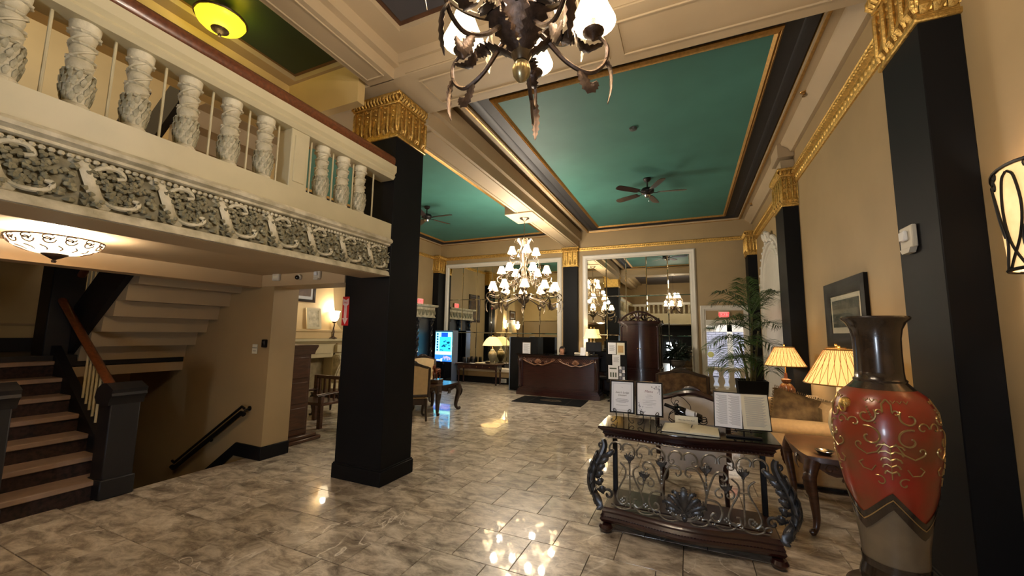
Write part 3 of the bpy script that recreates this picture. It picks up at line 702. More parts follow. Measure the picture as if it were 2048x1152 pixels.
# ---------------- fittings on walls and ceilings
def sign_exit(name, label, loc, rz, w=.25, h=.17):
    t = thing(name, label, 'sign', loc, rz)
    g = G(); g.box(-w/2, w/2, -.02, .02, -h/2, h/2, .006); ob('housing', g, M_PLAST, t)
    g = G(); g.box(-w/2+.02, w/2-.02, -.024, -.018, -h/2+.02, h/2-.02); ob('face', g, mat('exit_face', (236, 120, 116), .4, es=.9, ecol=(255, 96, 90)), t, smooth=False)
    text('EXIT', h*.72, mat('exit_red', (225, 14, 24), .4, es=1.6, ecol=(255, 14, 26)), t, (0, -.026, 0), (PI/2, 0, 0)); return t
sign_exit('exit_sign', 'red EXIT sign over the far door, partly behind palm fronds', (.845, 11.37, 2.14), 0)
sign_exit('exit_sign', 'pinkish EXIT sign lower down, inside the bright vestibule', (.66, 12.95, 2.03), 0, .3, .2)
sign_exit('exit_sign', 'red EXIT sign on the left wall above the carved doorway cornice', (-7.82, 10.3, 2.56), PI/2, .3, .2)

fs = thing('fire_extinguisher_sign', 'red arrow sign on the black column pointing down', 'sign', (-3.575, 3.347, 1.82))
g = G(); g.box(-.052, .052, -.004, 0, -.165, .165, .002); ob('panel', g, M_RED, fs)
g = G(); g.prism([(-.043, .145), (0, .125), (.043, .145), (.043, .075), (.02, .06), (.02, -.08), (.043, -.08), (0, -.152), (-.043, -.08), (-.02, -.08), (-.02, .06), (-.043, .075)], -.0055, -.004); ob('arrow', g, mat('sign_white', (240, 214, 208), .5), fs, smooth=False)
text('FIRE', .034, M_RED, fs, (0, -.0062, .095), (PI/2, 0, 0))
text('\n'.join('EXTINGUISHER'), .0135, M_RED, fs, (0, -.0062, -.018), (PI/2, 0, 0))

ws = thing('wall_notice', 'small cream notice with two lines on the wall left of the black sensor', 'sign', (-5.12, 3.355, 1.345))
g = G(); g.box(-.05, .05, -.006, 0, -.06, .06, .002); ob('plate', g, M_CREAMP, ws)
text('RESTROOMS', .0155, M_INK, ws, (0, -.007, .014), (PI/2, 0, 0)); text('DOWNSTAIRS', .009, M_INK, ws, (0, -.007, -.024), (PI/2, 0, 0))
sn = thing('wall_sensor', 'small black box on the wall right of the cream notice', 'sensor', (-4.92, 3.345, 1.42))
g = G(); g.box(-.03, .03, -.03, .014, -.05, .05, .006); ob('case', g, M_IRONB, sn); g = G(); g.box(-.02, .02, -.033, -.029, -.01, .03, .002); ob('lens', g, M_BLACKG, sn)
def strobe(label, loc, rz, s=1.0):
    t = thing('fire_alarm_strobe', label, 'alarm', loc, rz)
    g = G(); g.box(-.065*s, .065*s, -.03, .0, -.06*s, .06*s, .006); ob('base', g, M_PLAST, t)
    g = G(); g.box(-.03*s, .03*s, -.055, -.03, -.02*s, .035*s, .008); ob('lens', g, mat('strobe_lens', (235, 235, 235), .1, spec=.8), t)
    g = G(); g.prism([(-.055*s, -.06*s), (.055*s, -.06*s), (.035*s, -.085*s), (-.035*s, -.085*s)], -.04, -.004); ob('horn', g, M_PLAST, t)
strobe('white alarm strobe on the near black pilaster on the right', (1.378, 3.42, 2.27), -PI/2, 1.25)
strobe('white alarm strobe on the beam under the gallery, beside the black column', (-4.05, 3.343, 2.265), 0, .8)
bx = thing('wall_box', 'plain cream square box on the beam under the gallery', 'box', (-4.78, 3.343, 2.26))
g = G(); g.box(-.06, .06, -.035, .0, -.045, .045, .006); ob('case', g, M_PLAST, bx); g = G(); g.box(-.04, .04, -.038, -.034, -.02, .02, .002); ob('cover', g, M_CREAMP, bx)
cm = thing('dome_camera', 'small dark dome camera between cream box and strobe under the gallery', 'camera', (-4.36, 3.335, 2.245))
g = G(); g.lathe([(0, 0), (.035, 0), (.035, .02), (.02, .03)], 14); g.xf(Matrix.Rotation(PI/2, 4, 'X')); ob('mount', g, M_PLAST, cm); g = G(); g.ball((0, -.035, -.008), .028, 12, 8); ob('dome', g, M_BLACKG, cm)
sd = thing('smoke_detector', 'small round smoke detector on the big teal ceiling panel', 'detector', (-.65, 5.78, 4.648))
g = G(); g.lathe([(0, -.035), (.03, -.035), (.05, -.028), (.055, -.012), (.06, 0), (0, 0)], 20); ob('case', g, mat('dark_plastic', (60, 66, 64), .5), sd)
for i, (x, y, lb) in enumerate(((1.50, 5.6, 'brass sprinkler head in the ceiling soffit, nearest above the right wall'), (1.50, 10.1, 'brass sprinkler head in the ceiling soffit near the far right corner'))):
    sp = thing('sprinkler', lb, 'sprinkler', (x-.1, y, 4.6))
    g = G(); g.lathe([(0, 0), (.045, 0), (.04, -.008), (.014, -.012), (.012, -.03), (.02, -.04), (.004, -.045), (0, -.045)], 16); ob('head', g, M_GOLDD, sp)
    g = G(); g.lathe([(0, -.055), (.026, -.055), (.026, -.051), (0, -.051)], 12); g.cyl((0, 0, -.04), (0, 0, -.055), .003, n=6); ob('deflector', g, M_CHROME, sp)

# wall sconce, mica panel in a scrolled iron frame
sc = thing('wall_sconce', 'glowing mica wall sconce in scrolled iron, right edge', 'sconce', (XR, 2.66, 2.18))
def half(z, n=14):   # plan arc of the shade at height z; wide at the top
    r = .215+.035*(z/.25); return [(-.02-.115*math.sin(PI*i/n), r*math.cos(PI*i/n), z) for i in range(n+1)]
zs_ = [-.24, -.12, 0, .12, .2]; V = []
for z in zs_: V += half(z)
for i in range(15): p = half(.2)[i]; V.append((p[0], p[1], .20+.07*math.sin(PI*i/14)))
F = [(a*15+i, a*15+i+1, (a+1)*15+i+1, (a+1)*15+i) for a in range(5) for i in range(14)]
g = G(); g.add(V, F); g.add([(p[0]+.006, p[1]*.97, p[2]) for p in V], F); ob('shade', g, M_MICA, sc)
g = G()
def onf(y, z, o=.004):
    r = .215+.035*(max(-.24, min(.2, z))/.25); yy = max(-r, min(r, y)); return (-.02-.115*math.sqrt(max(0, 1-(yy/r)**2))-o, yy, z)
for s in (-1, 1):
    g.tube([onf(s*y, z) for y, z in cr([(.215, .2), (.20, .225), (.15, .19), (.09, .05), (.04, -.08), (.03, -.235)], 5)] if 0 else [onf(s*p[0], p[1]) for p in [tuple(q) for q in cr([(.235, .18, 0), (.2, .215, 0), (.155, .17, 0), (.10, .03, 0), (.05, -.1, 0), (.085, -.235, 0)], 5)]], .006, 6)
    g.tube([onf(s*p[0], p[1]) for p in [tuple(q) for q in cr([(.205, .19, 0), (.17, .16, 0), (.115, .02, 0), (.07, -.08, 0)], 5)]], .005, 6)
    g.tube([onf(s*p[0], p[1]) for p in [tuple(q) for q in cr([(.005, .24, 0), (.04, .2, 0), (.06, .05, 0), (.03, -.1, 0), (-.05, -.235, 0)], 5)]], .006, 6)
    for cyy, czz in ((.13, .225), (.105, .245), (.12, .195)): g.tube([onf(s*(cyy+.014*math.cos(a)), czz+.02*math.sin(a)) for a in [2*PI*i/8 for i in range(8)]], .004, 5, closed=True)
    g.tube([onf(s*p[0], p[1]) for p in spiral(.2, .11, .022, .006, 0, 5, 12)], .0045, 5)
g.tube([(p[0]-.004, p[1], p[2]) for p in half(-.24)], .009, 6); g.tube([(p[0]-.004, p[1], .2+.07*math.sin(PI*i/14)) for i, p in enumerate(half(.2))], .009, 6)
for s in (-1, 1): g.tube([onf(s*(.215+.035*z/.25), z) for z in (-.24, 0, .2)], .006, 6)
ob('iron_frame', g, M_IRONB, sc)
lamp('sconce_bulb', (XR-.06, 2.66, 2.2), 4.0, WARM, .04)

# framed pictures
def picture(label, loc, rz, w, h, fw, mw, art, frame_m, mat_m):
    t = thing('framed_picture', label, 'picture', loc, rz)
    g = G(); g.frame(-w/2, w/2, -h/2, h/2, [(0, 0), (0, -.035), (fw*.3, -.045), (fw*.8, -.03), (fw, -.02), (fw, 0)]); ob('frame', g, frame_m, t)
    g = G(); g.box(-w/2+fw*.8, w/2-fw*.8, -.014, -.004, -h/2+fw*.8, h/2-fw*.8); ob('mount', g, mat_m, t, smooth=False)
    g = G(); g.box(-w/2+fw+mw, w/2-fw-mw, -.017, -.013, -h/2+fw+mw*1.3, h/2-fw-mw); ob('print', g, art, t, smooth=False)
    g = G(); g.box(-w/2+fw*.9, w/2-fw*.9, -.022, -.021, -h/2+fw*.9, h/2-fw*.9); ob('glazing', g, M_GLASS, t, smooth=False); return t
ART = mat('dark_print', (34, 36, 34), .5, scale=6, col2=(84, 90, 84), detail=8)
picture('dark framed picture on the right wall between the black pilasters', (XR, 5.38, 1.86), -PI/2, 1.22, .74, .16, .05, ART, M_FRAME, M_CREAMP)
picture('dark framed picture high on the left wall, seen in the left mirror', (XL, 8.9, 2.55), PI/2, .85, 1.1, .08, .05, mat('night_print', (38, 26, 22), .5, scale=5, col2=(110, 84, 60), detail=7), M_WOODD, M_INK)
picture('small dark framed picture leaning above the fireplace shelf', (XL+.33, 5.85, 2.42), PI/2, .6, .45, .06, .05, mat('brown_print', (70, 44, 34), .5, scale=5, col2=(120, 90, 70)), M_WOODD, M_PAPER)

# ---------------- ceiling lights
def bowl_light(label, loc, r, h, m, ring):
    t = thing('bowl_ceiling_light', label, 'lamp', loc)
    prof = [(r*math.sin(PI/2*i/10), -h*math.cos(PI/2*i/10)) for i in range(11)]
    g = G(); g.lathe(prof+[(p[0]*.96, p[1]*.96) for p in prof[::-1]], 32, flute=lambda a, z: .012*math.sin(12*a), cap=False); ob('bowl', g, m, t)
    g = G()
    g.tube([(r*1.01*math.cos(a), r*1.01*math.sin(a), .0) for a in [2*PI*i/40 for i in range(40)]], .012 if ring else .006, 6, closed=True)
    ob('rim', g, M_BRONZE, t)
    g = G(); g.lathe([(0, -h-.06), (.012, -h-.058), (.016, -h-.045), (.01, -h-.036), (.03, -h-.025), (.07, -h+.0), (.075, -h+.012), (0, -h+.012)], 18, flute=lambda a, z: .1*math.sin(9*a)); ob('finial', g, M_BRONZE, t)
    g = G(); g.cyl((0, 0, -h), (0, 0, .08), .008, n=8); g.lathe([(0, .06), (.09, .06), (.1, .08), (0, .08)], 20); ob('stem', g, M_BRONZE, t)
    return t
BX, BY, BZ = -4.32, 1.26, 2.245
t = bowl_light('glowing etched glass bowl light hung under the gallery', (BX, BY, BZ), .25, .115, M_BOWL, False)
g = G()
for k in range(14):     # scrolled etching round the bowl
    a0 = 2*PI*k/14
    def on(th, f, r=.25, h=.115): return (r*1.012*math.cos(PI/2*f)*math.cos(th), r*1.012*math.cos(PI/2*f)*math.sin(th), -h*1.012*math.sin(PI/2*f))
    g.tube([on(a0+.16*math.cos(b)*(1-b/9), .2+.16*math.sin(b)*(1-b/9)) for b in [i*.55 for i in range(14)]], .005, 4)
    g.tube([on(a0+.22+.15*math.sin(b), .42+.2*b/2.4) for b in [i*.3 for i in range(9)]], .005, 4)
    g.tube([on(a0+.12*math.cos(b), .10+.09*math.sin(b)) for b in [i*.7 for i in range(9)]], .0045, 4)
ob('etching', g, mat('etching_line', (70, 46, 30), .5), t)
lamp('gallery_bowl_bulb', (BX, BY, BZ-.02), 40, WARM, .06)
YX, YY, YZ = -3.93, 1.98, 4.50
bowl_light('yellow glass bowl light with bronze rim on the dark green coffer', (YX, YY, YZ), .20, .12, M_BOWLY, True)
lamp('amber_bowl_bulb', (YX, YY, YZ+.03), 3, (1, .86, .25), .05); lamp('amber_bowl_glow', (YX, YY, YZ-.22), 1, (1, .8, .3), .1)
uw = thing('square_wall_light', 'small square white light on the yellow wall beyond the balusters', 'lamp', (-8.1, .62, 4.98), PI/2)
g = G(); g.box(-.15, .15, -.08, 0, -.12, .12, .02); ob('case', g, M_PLAST, uw); g = G(); g.box(-.11, .11, -.11, -.08, -.09, .09, .02); ob('diffuser', g, M_SHADE, uw)
lamp('upper_stair_lamp', (-6.2, .4, 5.6), 26, (1, .78, .4), .2)

# ---------------- ceiling fans
def fan(label, loc, rz):
    t = thing('ceiling_fan', label, 'fan', loc)
    g = G(); g.lathe([(0, 0), (.07, 0), (.075, -.02), (.05, -.06), (.018, -.075), (.014, -.08), (.014, -.2), (0, -.2)], 20); ob('downrod', g, M_IRONB, t)
    g = G(); g.lathe([(0, -.19), (.05, -.19), (.10, -.205), (.125, -.235), (.125, -.275), (.10, -.305), (.06, -.315), (0, -.315)], 24); ob('motor', g, M_IRONB, t)
    g = G(); g.lathe([(0, -.31), (.05, -.315), (.06, -.345), (.045, -.375), (.015, -.385), (0, -.385)], 18); g.cyl((.03, 0, -.38), (.03, 0, -.45), .002, n=5); g.ball((.03, 0, -.455), .01, 8, 6); ob('light_kit', g, M_CHROME, t)
    g = G(); g.tube([(.09, 0, -.295), (.16, 0, -.30), (.24, 0, -.285)], [.02, .014, .03], 6, up=(0, 0, 1), t=.006)
    arm = g.mesh('blade_iron', M_IRONB)
    out = [(.20, -.05), (.26, -.062), (.5, -.075), (.66, -.07), (.70, -.05), (.715, 0), (.70, .05), (.66, .07), (.5, .075), (.26, .062), (.20, .05)]
    g = G(); g.prism(out, -.005, .005, 'xy'); g.xf(Matrix.Translation((0, 0, -.285)) @ Matrix.Rotation(.2, 4, 'X')); bl = g.mesh('blade', M_WOODD)
    for k in range(5):
        a = ob('blade', bl, None, t, rot=(0, 0, rz+2*PI*k/5)); ob('blade_iron', arm, None, a)
fan('dark five-bladed ceiling fan on the big right teal panel', (-.64, 7.85, 4.648), .15)
fan('dark ceiling fan on the left teal panel, half hidden by the column', (-5.75, 7.7, 4.648), .0)
# ------------------------------------------------------------------ chandeliers
SH_H, SH_R0, SH_R1 = .155, .102, .046
def shade_mesh():
    p = [(SH_R0, 0), (SH_R0*.93, .02), (SH_R0*.74, .065), (SH_R0*.56, .115), (SH_R1, SH_H)]
    g = G(); g.lathe(p+[(r*.97, z) for r, z in p[::-1]], 20, cap=False); return g.mesh('shade', M_SHADE)
SHADE = shade_mesh()
g = G(); g.lathe([(0, -.055), (.008, -.055), (.014, -.045), (.03, -.03), (.048, -.018), (.05, -.012), (.02, -.01), (.012, 0), (.012, .05), (0, .05)], 14); CUP = g.mesh('candle_cup', M_BRONZE)
g = G(); g.lathe([(0, 0), (.011, 0), (.011, .065), (.008, .07), (.012, .085), (.013, .10), (.006, .12), (0, .125)], 10); CANDLE = g.mesh('candle', M_BULB)
def scroll_arm(r, zc, zh, k=1.0, m=None):
    """S arm: leaves the hub at height zh, dips, sweeps out and curls back up to the cup at (r, zc)"""
    m = m or M_BRONZE; g = G()
    pts = cr([(.02, 0, zh), (.30*r, 0, zh-.05*k), (.62*r, 0, zc-.17*k), (.93*r, 0, zc-.215*k), (1.14*r, 0, zc-.17*k), (1.2*r, 0, zc-.09*k), (1.10*r, 0, zc-.04*k), (r, 0, zc-.05*k)], 6)
    g.tube(pts, lambda t: .012*k*(1-.3*t), 6)
    leaf(g, [(.80*r, 0, zc-.20*k), (.86*r, 0, zc-.25*k), (.94*r, 0, zc-.29*k), (1.02*r, 0, zc-.27*k), (1.04*r, 0, zc-.25*k)], .03*k, .008, (0, 1, 0), .3)
    leaf(g, [(1.17*r, 0, zc-.14*k), (1.24*r, 0, zc-.2*k), (1.24*r, 0, zc-.29*k), (1.19*r, 0, zc-.36*k)], .024*k, .008, (1, 0, .2), .35)
    leaf(g, [(1.12*r, 0, zc-.07*k), (.92*r, 0, zc-.10*k), (.78*r, 0, zc-.07*k), (.72*r, 0, zc-.01*k)], .034*k, .008, (0, 0, 1), .3)
    return g.mesh('scroll_arm', m)
def upper_scroll(r, z, k=1.0, m=None):
    g = G()
    g.tube(cr([(.03, 0, z-.02), (.5*r, 0, z-.06*k), (.95*r, 0, z-.0), (1.25*r, 0, z+.16*k), (1.2*r, 0, z+.3*k), (.95*r, 0, z+.34*k), (.74*r, 0, z+.25*k), (.8*r, 0, z+.17*k)], 6), lambda t: .013*k*(1-.35*t), 6)
    leaf(g, [(1.22*r, 0, z+.2*k), (1.33*r, 0, z+.14*k), (1.33*r, 0, z+.04*k), (1.28*r, 0, z-.05*k)], .022*k, .007, (1, 0, 0), .35)
    return g.mesh('upper_scroll', m or M_SILV)
def place_arms(t, me, n, r, zc, off, shade_group=None, upper=None):
    for i in range(n):
        a = ob('scroll_arm', me, None, t, rot=(0, 0, off+2*PI*i/n))
        ob('candle_cup', CUP, None, a, loc=(r, 0, zc)); ob('candle', CANDLE, None, a, loc=(r, 0, zc+.02)); ob('shade', SHADE, None, a, loc=(r, 0, zc+.03))
        if upper: ob('upper_scroll', upper, None, t, rot=(0, 0, off+PI/n+2*PI*i/n))
def leaf_crown(g, n, r, z0, h, out, w, off=0, serr=.35):
    for i in range(n):
        a = off+2*PI*i/n; c, s = math.cos(a), math.sin(a)
        P = lambda rr, z: (rr*c, rr*s, z)
        leaf(g, [P(r, z0), P(r+out*.35, z0+h*.5), P(r+out*.75, z0+h*.95), P(r+out, z0+h*.9), P(r+out*1.08, z0+h*.7)], w, .009, (c, s, .3), serr)
# near chandelier: five lamps
CX1, CY1 = -.64, 1.5
base_az = math.atan2(CY1, CX1)-.2
ch = thing('lobby_chandelier', 'near bronze chandelier with leaf clusters and white bell shades, cut by the top edge', 'chandelier', (CX1, CY1, 0))
me1 = scroll_arm(.33, 2.99, 2.98, 1.0)
place_arms(ch, me1, 5, .33, 2.99, base_az, upper=upper_scroll(.33, 3.06, 1.0))
g = G(); leaf_crown(g, 5, .03, 2.86, .19, .15, .066, base_az+.6); leaf_crown(g, 5, .025, 2.83, .11, .2, .056, base_az); leaf_crown(g, 8, .03, 2.95, .2, .08, .04, base_az+.3)
ob('leaf_cluster', g, M_BRONZE, ch)
g = G(); g.lathe([(0, 2.80), (.03, 2.80), (.045, 2.83), (.05, 2.88), (.04, 2.95), (.022, 3.0), (.03, 3.05), (.055, 3.15), (.06, 3.24), (.04, 3.34), (.02, 3.4), (.02, 3.62), (.05, 3.66), (.03, 3.72), (0, 3.74)], 20); ob('centre_column', g, M_SILV, ch)
g = G(); g.lathe([(0, 2.70), (.004, 2.702), (.02, 2.712), (.036, 2.735), (.041, 2.762), (.034, 2.79), (.022, 2.802), (.03, 2.806), (.03, 2.812), (0, 2.815)], 24); ob('ball_finial', g, mat('ball_gilt', (190, 176, 138), .3, metal=.85), ch)
g = G()
for i in range(7):
    a = base_az+2*PI*i/7+.2; c, s = math.cos(a), math.sin(a)
    for j in range(5): g.tube([(c*.13, s*.13, 3.5-.06*j), (c*(.16-.01*j), s*(.16-.01*j), 3.46-.06*j), (c*.135, s*.135, 3.42-.06*j)], [.006, .016, .004], 5, up=(c, s, 0), t=.007)
ob('wheat_sprays', g, M_SILV, ch)
def chain(t, z0, z1, m):
    k = int((z1-z0)/.045); l = G(); l.tube([(.011*math.cos(a), 0, .03*math.sin(a)) for a in [2*PI*i/10 for i in range(10)]], .0035, 5, closed=True); me = l.mesh('chain_link', m)
    for i in range(k): ob('chain_link', me, None, t, loc=(0, 0, z0+.02+i*.045), rot=(0, 0, PI/2*(i % 2)))
chain(ch, 3.72, 4.60, M_BRONZE)
g = G(); g.lathe([(0, 4.6), (.02, 4.6), (.07, 4.63), (.08, 4.65), (0, 4.65)], 20); ob('canopy', g, M_BRONZE, ch)
for i in range(5):
    a = base_az+2*PI*i/5; lamp('chandelier_bulb', (CX1+.33*math.cos(a), CY1+.33*math.sin(a), 3.22), 9, WARM, .05)
me1b = scroll_arm(.24, 3.42, 3.36, .8)
place_arms(ch, me1b, 5, .24, 3.42, base_az+PI/5)
for i in range(5):
    a = base_az+PI/5+2*PI*i/5; lamp('chandelier_bulb', (CX1+.24*math.cos(a), CY1+.24*math.sin(a), 3.63), 6, WARM, .05)
# far chandelier: three tiers, four + six + ten lamps
CX2, CY2 = -3.26, 7.93
c2 = thing('tiered_chandelier', 'big three-tiered antique silver chandelier hanging from the beam block in front of the mirror', 'chandelier', (CX2, CY2, 0))
for n, r, zc, zh, k, off in ((4, .27, 3.30, 3.2, .8, .6), (6, .50, 2.88, 2.85, .95, .25), (10, .70, 2.50, 2.42, 1.25, .1)):
    place_arms(c2, scroll_arm(r, zc, zh, k, M_SILV), n, r, zc, off)
g = G(); g.lathe([(0, 2.13), (.012, 2.14), (.03, 2.17), (.02, 2.2), (.05, 2.23), (.11, 2.28), (.13, 2.33), (.09, 2.38), (.045, 2.43), (.03, 2.5), (.05, 2.58), (.075, 2.68), (.05, 2.78), (.035, 2.86), (.06, 2.92), (.045, 3.0), (.05, 3.1), (.085, 3.2), (.11, 3.34), (.10, 3.44), (.06, 3.52), (.03, 3.56), (.02, 3.66), (0, 3.68)], 20); ob('centre_column', g, M_SILV, c2)
for q in ((9, .04, 3.45, .22, .16, .05, 0), (8, .05, 3.12, .3, .12, .03, .2, 0), (8, .06, 2.3, .14, .2, .05, .3), (8, .03, 2.5, .25, .2, .03, .1, 0)):
    g = G(); leaf_crown(g, *q); ob('leaf_cluster', g, M_SILV, c2)
g = G()
for i in range(10):
    a = 2*PI*i/10+.4; c, s = math.cos(a), math.sin(a); g.tube(cr([(.05*c, .05*s, 3.05), (.16*c, .16*s, 2.9), (.2*c, .2*s, 2.72), (.3*c, .3*s, 2.62), (.34*c, .34*s, 2.68)], 5), .009, 5)
ob('inner_scrolls', g, M_SILV, c2)
chain(c2, 3.68, 4.11, M_SILV)
g = G(); g.lathe([(0, 4.08), (.02, 4.08), (.035, 4.1), (.10, 4.13), (.11, 4.15), (0, 4.15)], 20, flute=lambda a, z: .06*math.sin(10*a)); ob('canopy', g, M_SILV, c2)
for n, r, z, p in ((2, .2, 3.56, 13), (3, .42, 3.14, 17), (5, .62, 2.78, 17)):
    for i in range(n): a = 2*PI*i/n+.3; lamp('tier_bulb', (CX2+r*math.cos(a), CY2+r*math.sin(a), z), p, WARM, .06)

# ------------------------------------------------------------------ floor vase on its stand
VX, VY, VZ = .955, 2.85, .30
vs = thing('floor_vase', 'huge red and gold floor vase with flared bronze neck, front right', 'vase', (VX, VY, VZ))
def vr(z):
    K = [(0, .135), (.05, .15), (.12, .132), (.22, .137), (.4, .16), (.55, .192), (.7, .215), (.82, .222), (.92, .212), (1.0, .178), (1.045, .128), (1.07, .104)]
    for (a, ra), (b, rb) in zip(K, K[1:]):
        if z <= b: t = (z-a)/(b-a); t = t*t*(3-2*t)*.5+t*.5; return ra+(rb-ra)*t
    return K[-1][1]
def zig(a): # wavy hem of the red lacquer
    p = ((a-math.atan2(-VY, -VX)-.05)*4/(2*PI)+.5) % 1; return .36+.14*(1-abs(2*p-1))**1.25
NA = 48
def band(zlo, zhi, off, m, name, rows=12, par=vs):
    g = G(); v = []
    for i in range(rows+1):
        for k in range(NA):
            a = 2*PI*k/NA; lo = zlo(a) if callable(zlo) else zlo; hi = zhi(a) if callable(zhi) else zhi
            z = lo+(hi-lo)*i/rows; r = vr(z)+off; v.append((r*math.cos(a), r*math.sin(a), z))
    f = [(i*NA+k, i*NA+(k+1) % NA, (i+1)*NA+(k+1) % NA, (i+1)*NA+k) for i in range(rows) for k in range(NA)]
    g.add(v, f); return ob(name, g, m, par)
M_LAQ = mat('red_lacquer', (158, 40, 27), .28, scale=4.5, col2=(122, 66, 36), coat=.35)
M_VLOW = mat('stone_lacquer', (112, 98, 78), .3, var=.15, scale=7, coat=.3)
M_VDARK = mat('dark_bronze_glaze', (52, 40, 30), .22, var=.3, scale=9, coat=.5)
M_GILT = mat('worn_gilt', (168, 142, 92), .3, metal=.6)
band(zig, 1.03, 0, M_LAQ, 'body', 18); band(.12, zig, -.001, M_VLOW, 'lower_body', 10)
band(lambda a: zig(a)-.05, lambda a: zig(a)+.035, .004, M_VDARK, 'wavy_band', 3); band(lambda a: zig(a)-.004, lambda a: zig(a)+.003, .0065, M_GILT, 'gilt_line', 1)
band(0, .12, 0, M_VDARK, 'foot', 5); band(.12, .155, .003, M_VDARK, 'foot_band', 2)
g = G(); g.lathe([(vr(1.03)+.001, 1.03), (.125, 1.05), (.112, 1.065), (.115, 1.075), (.106, 1.085), (.103, 1.12), (.102, 1.22), (.104, 1.3), (.112, 1.35), (.128, 1.385), (.148, 1.405), (.15, 1.412), (.146, 1.42), (.12, 1.405), (.1, 1.36), (.092, 1.25), (.09, 1.1)], 40, cap=False); ob('neck', g, M_VDARK, vs)
for a in (math.radians(205), math.radians(25)):
    g = G(); r = vr(.95); c, s = math.cos(a), math.sin(a); g.ball((r*c, r*s, .95), .03, 10, 8); g.tube([((r+.02)*c-.02*s*math.cos(b), (r+.02)*s+.02*c*math.cos(b), .93+.026*math.sin(b)) for b in [2*PI*i/14 for i in range(14)]], .005, 6, closed=True); ob('handle', g, M_GOLD, vs)
g = G()
def vs_pt(a, z, o=.0022): r = vr(z)+o; return (r*math.cos(a), r*math.sin(a), z)
def vrib(pts, w): g.tube([vs_pt(a, z, .0012) for a, z in pts], w*.5, 5)
A0 = math.atan2(-VY, -VX)
def orn(pts, w, ph): vrib([(ph+u/.215, z) for u, z in pts], w)
def sp(cu, cz, r0, r1, a0, a1, n=20): return spiral(cu, cz, r0, r1, a0, a1, n)
for m in range(4):
    ph = A0+.08+m*PI/2
    for s in (-1, 1):
        def F(P): return [(s*u, z) for u, z in P]
        orn(F([(.0, .99), (.02, .965), (.018, .93)]+sp(.034, .925, .016, .004, PI, -2.6, 14)), .009, ph)
        orn(F(sp(.085, .905, .045, .008, 2.4, 8.2, 26)), .010, ph)
        orn(F(sp(.075, .80, .055, .010, 1.2, 7.2, 26)), .010, ph)
        orn(F([(.02, .78), (.05, .73), (.09, .71), (.125, .73)]+sp(.118, .752, .022, .004, -1.2, 3.6, 12)), .008, ph)
        orn(F(sp(.135, .86, .03, .006, 0, 5.6, 18)), .008, ph)
        for j in range(5):
            z = .76-.032*j; orn(F([(0, z), (.018, z+.012), (.044-.005*j, z+.006), (.052-.006*j, z-.006)]), .009, ph)
        orn(F([(.06, .66), (.08, .63), (.115, .635), (.13, .66), (.11, .675)]), .007, ph); orn(F(sp(.05, .585, .03, .006, 1, 6, 16)), .007, ph)
        for j in range(3): orn(F([(.02+.03*j, .985), (.03+.03*j, .972), (.042+.03*j, .985)]), .006, ph)
    for j in range(7): g.ball(vs_pt(ph-.38+.025*j, .945-.012*j, .0005), .0055, 6, 4)
    orn([(0, .76), (0, .60)], .006, ph)
ob('gilt_ornament', g, M_GILT, vs)
vst = thing('vase_stand', 'low dark wooden stand under the big red vase, at the bottom edge', 'stand', (VX, VY, 0))
g = G(); g.lathe([(0, .255), (.2, .255), (.21, .265), (.21, .285), (.19, .30), (0, .30)], 32); ob('top', g, M_WOODD, vst)
for i in range(4):
    a = PI/4+PI/2*i; c, s = math.cos(a), math.sin(a); g = G(); g.tube(cr([(.14*c, .14*s, .26), (.19*c, .19*s, .2), (.17*c, .17*s, .1), (.2*c, .2*s, .0)], 4), [.028]*3+[.022]*10, 8); ob('leg', g, M_WOODD, vst)
g = G(); g.lathe([(0, .08), (.12, .08), (.13, .095), (.12, .11), (0, .11)], 24); ob('stretcher', g, M_WOODD, vst)

# ------------------------------------------------------------------ scrolled-iron console
KX, KY = -.07, 3.44
cn = thing('console_table', 'serpentine black and mahogany console with scrolled iron front', 'console', (KX, KY, 0))
def serp(u, a=.035): return -a*math.cos(u/.66*PI*1.15)*1.0
def slab(z0, z1, ov, hw, dep, b=.008, a=.035, name='', mtl=None, n=24, front=0):
    us = [-hw+2*hw*i/n for i in range(n+1)]
    fr = [(u, serp(u, a)-ov+front) for u in us]; out = fr+[(hw, dep+ov), (-hw, dep+ov)]
    return out
def stack(layers, hw, dep, a=.035):
    """stacked serpentine mouldings: (z, overhang)"""
    g = G(); n = 28; rings = []
    for z, ov in layers:
        us = [-(hw+ov)+2*(hw+ov)*i/n for i in range(n+1)]
        rings.append([(u, serp(u*hw/(hw+ov), a)-ov, z) for u in us]+[(hw+ov, dep+ov*.3, z), (-(hw+ov), dep+ov*.3, z)])
    k = len(rings[0]); v = [p for r in rings for p in r]; f = []
    for i in range(len(rings)-1):
        for j in range(k): f.append((i*k+j, i*k+(j+1) % k, (i+1)*k+(j+1) % k, (i+1)*k+j))
    f += [tuple(range(k)), tuple(range((len(rings)-1)*k, len(rings)*k))]
    g.add(v, f); return g
KD = .47
ob('top', stack([(.728, -.03), (.735, -.012), (.745, -.018), (.768, -.005), (.775, .004), (.785, -.004), (.798, .012), (.812, .03), (.826, .034), (.83, .028)], .62, KD), M_WOODR, cn)
ob('glass_top', stack([(.8302, .03), (.834, .03)], .62, KD), M_BLACKG, cn)
g = G()
for i in range(46):
    u = -.6+1.2*i/45; g.ball((u, serp(u)-.002, .752), .0065, 6, 4)
ob('bead_row', g, M_WOODR, cn)
ob('plinth', stack([(.06, .005), (.075, .03), (.10, .045), (.115, .035), (.125, .04), (.145, .025), (.16, .03), (.172, .018), (.185, .012)], .60, KD-.04), M_WOODR, cn)
g = G()
for i in range(60):
    u = -.6+1.2*i/59; g.ball((u*1.05, serp(u)-.041, .121), .0045, 6, 4)
ob('bead_row', g, M_WOODR, cn)
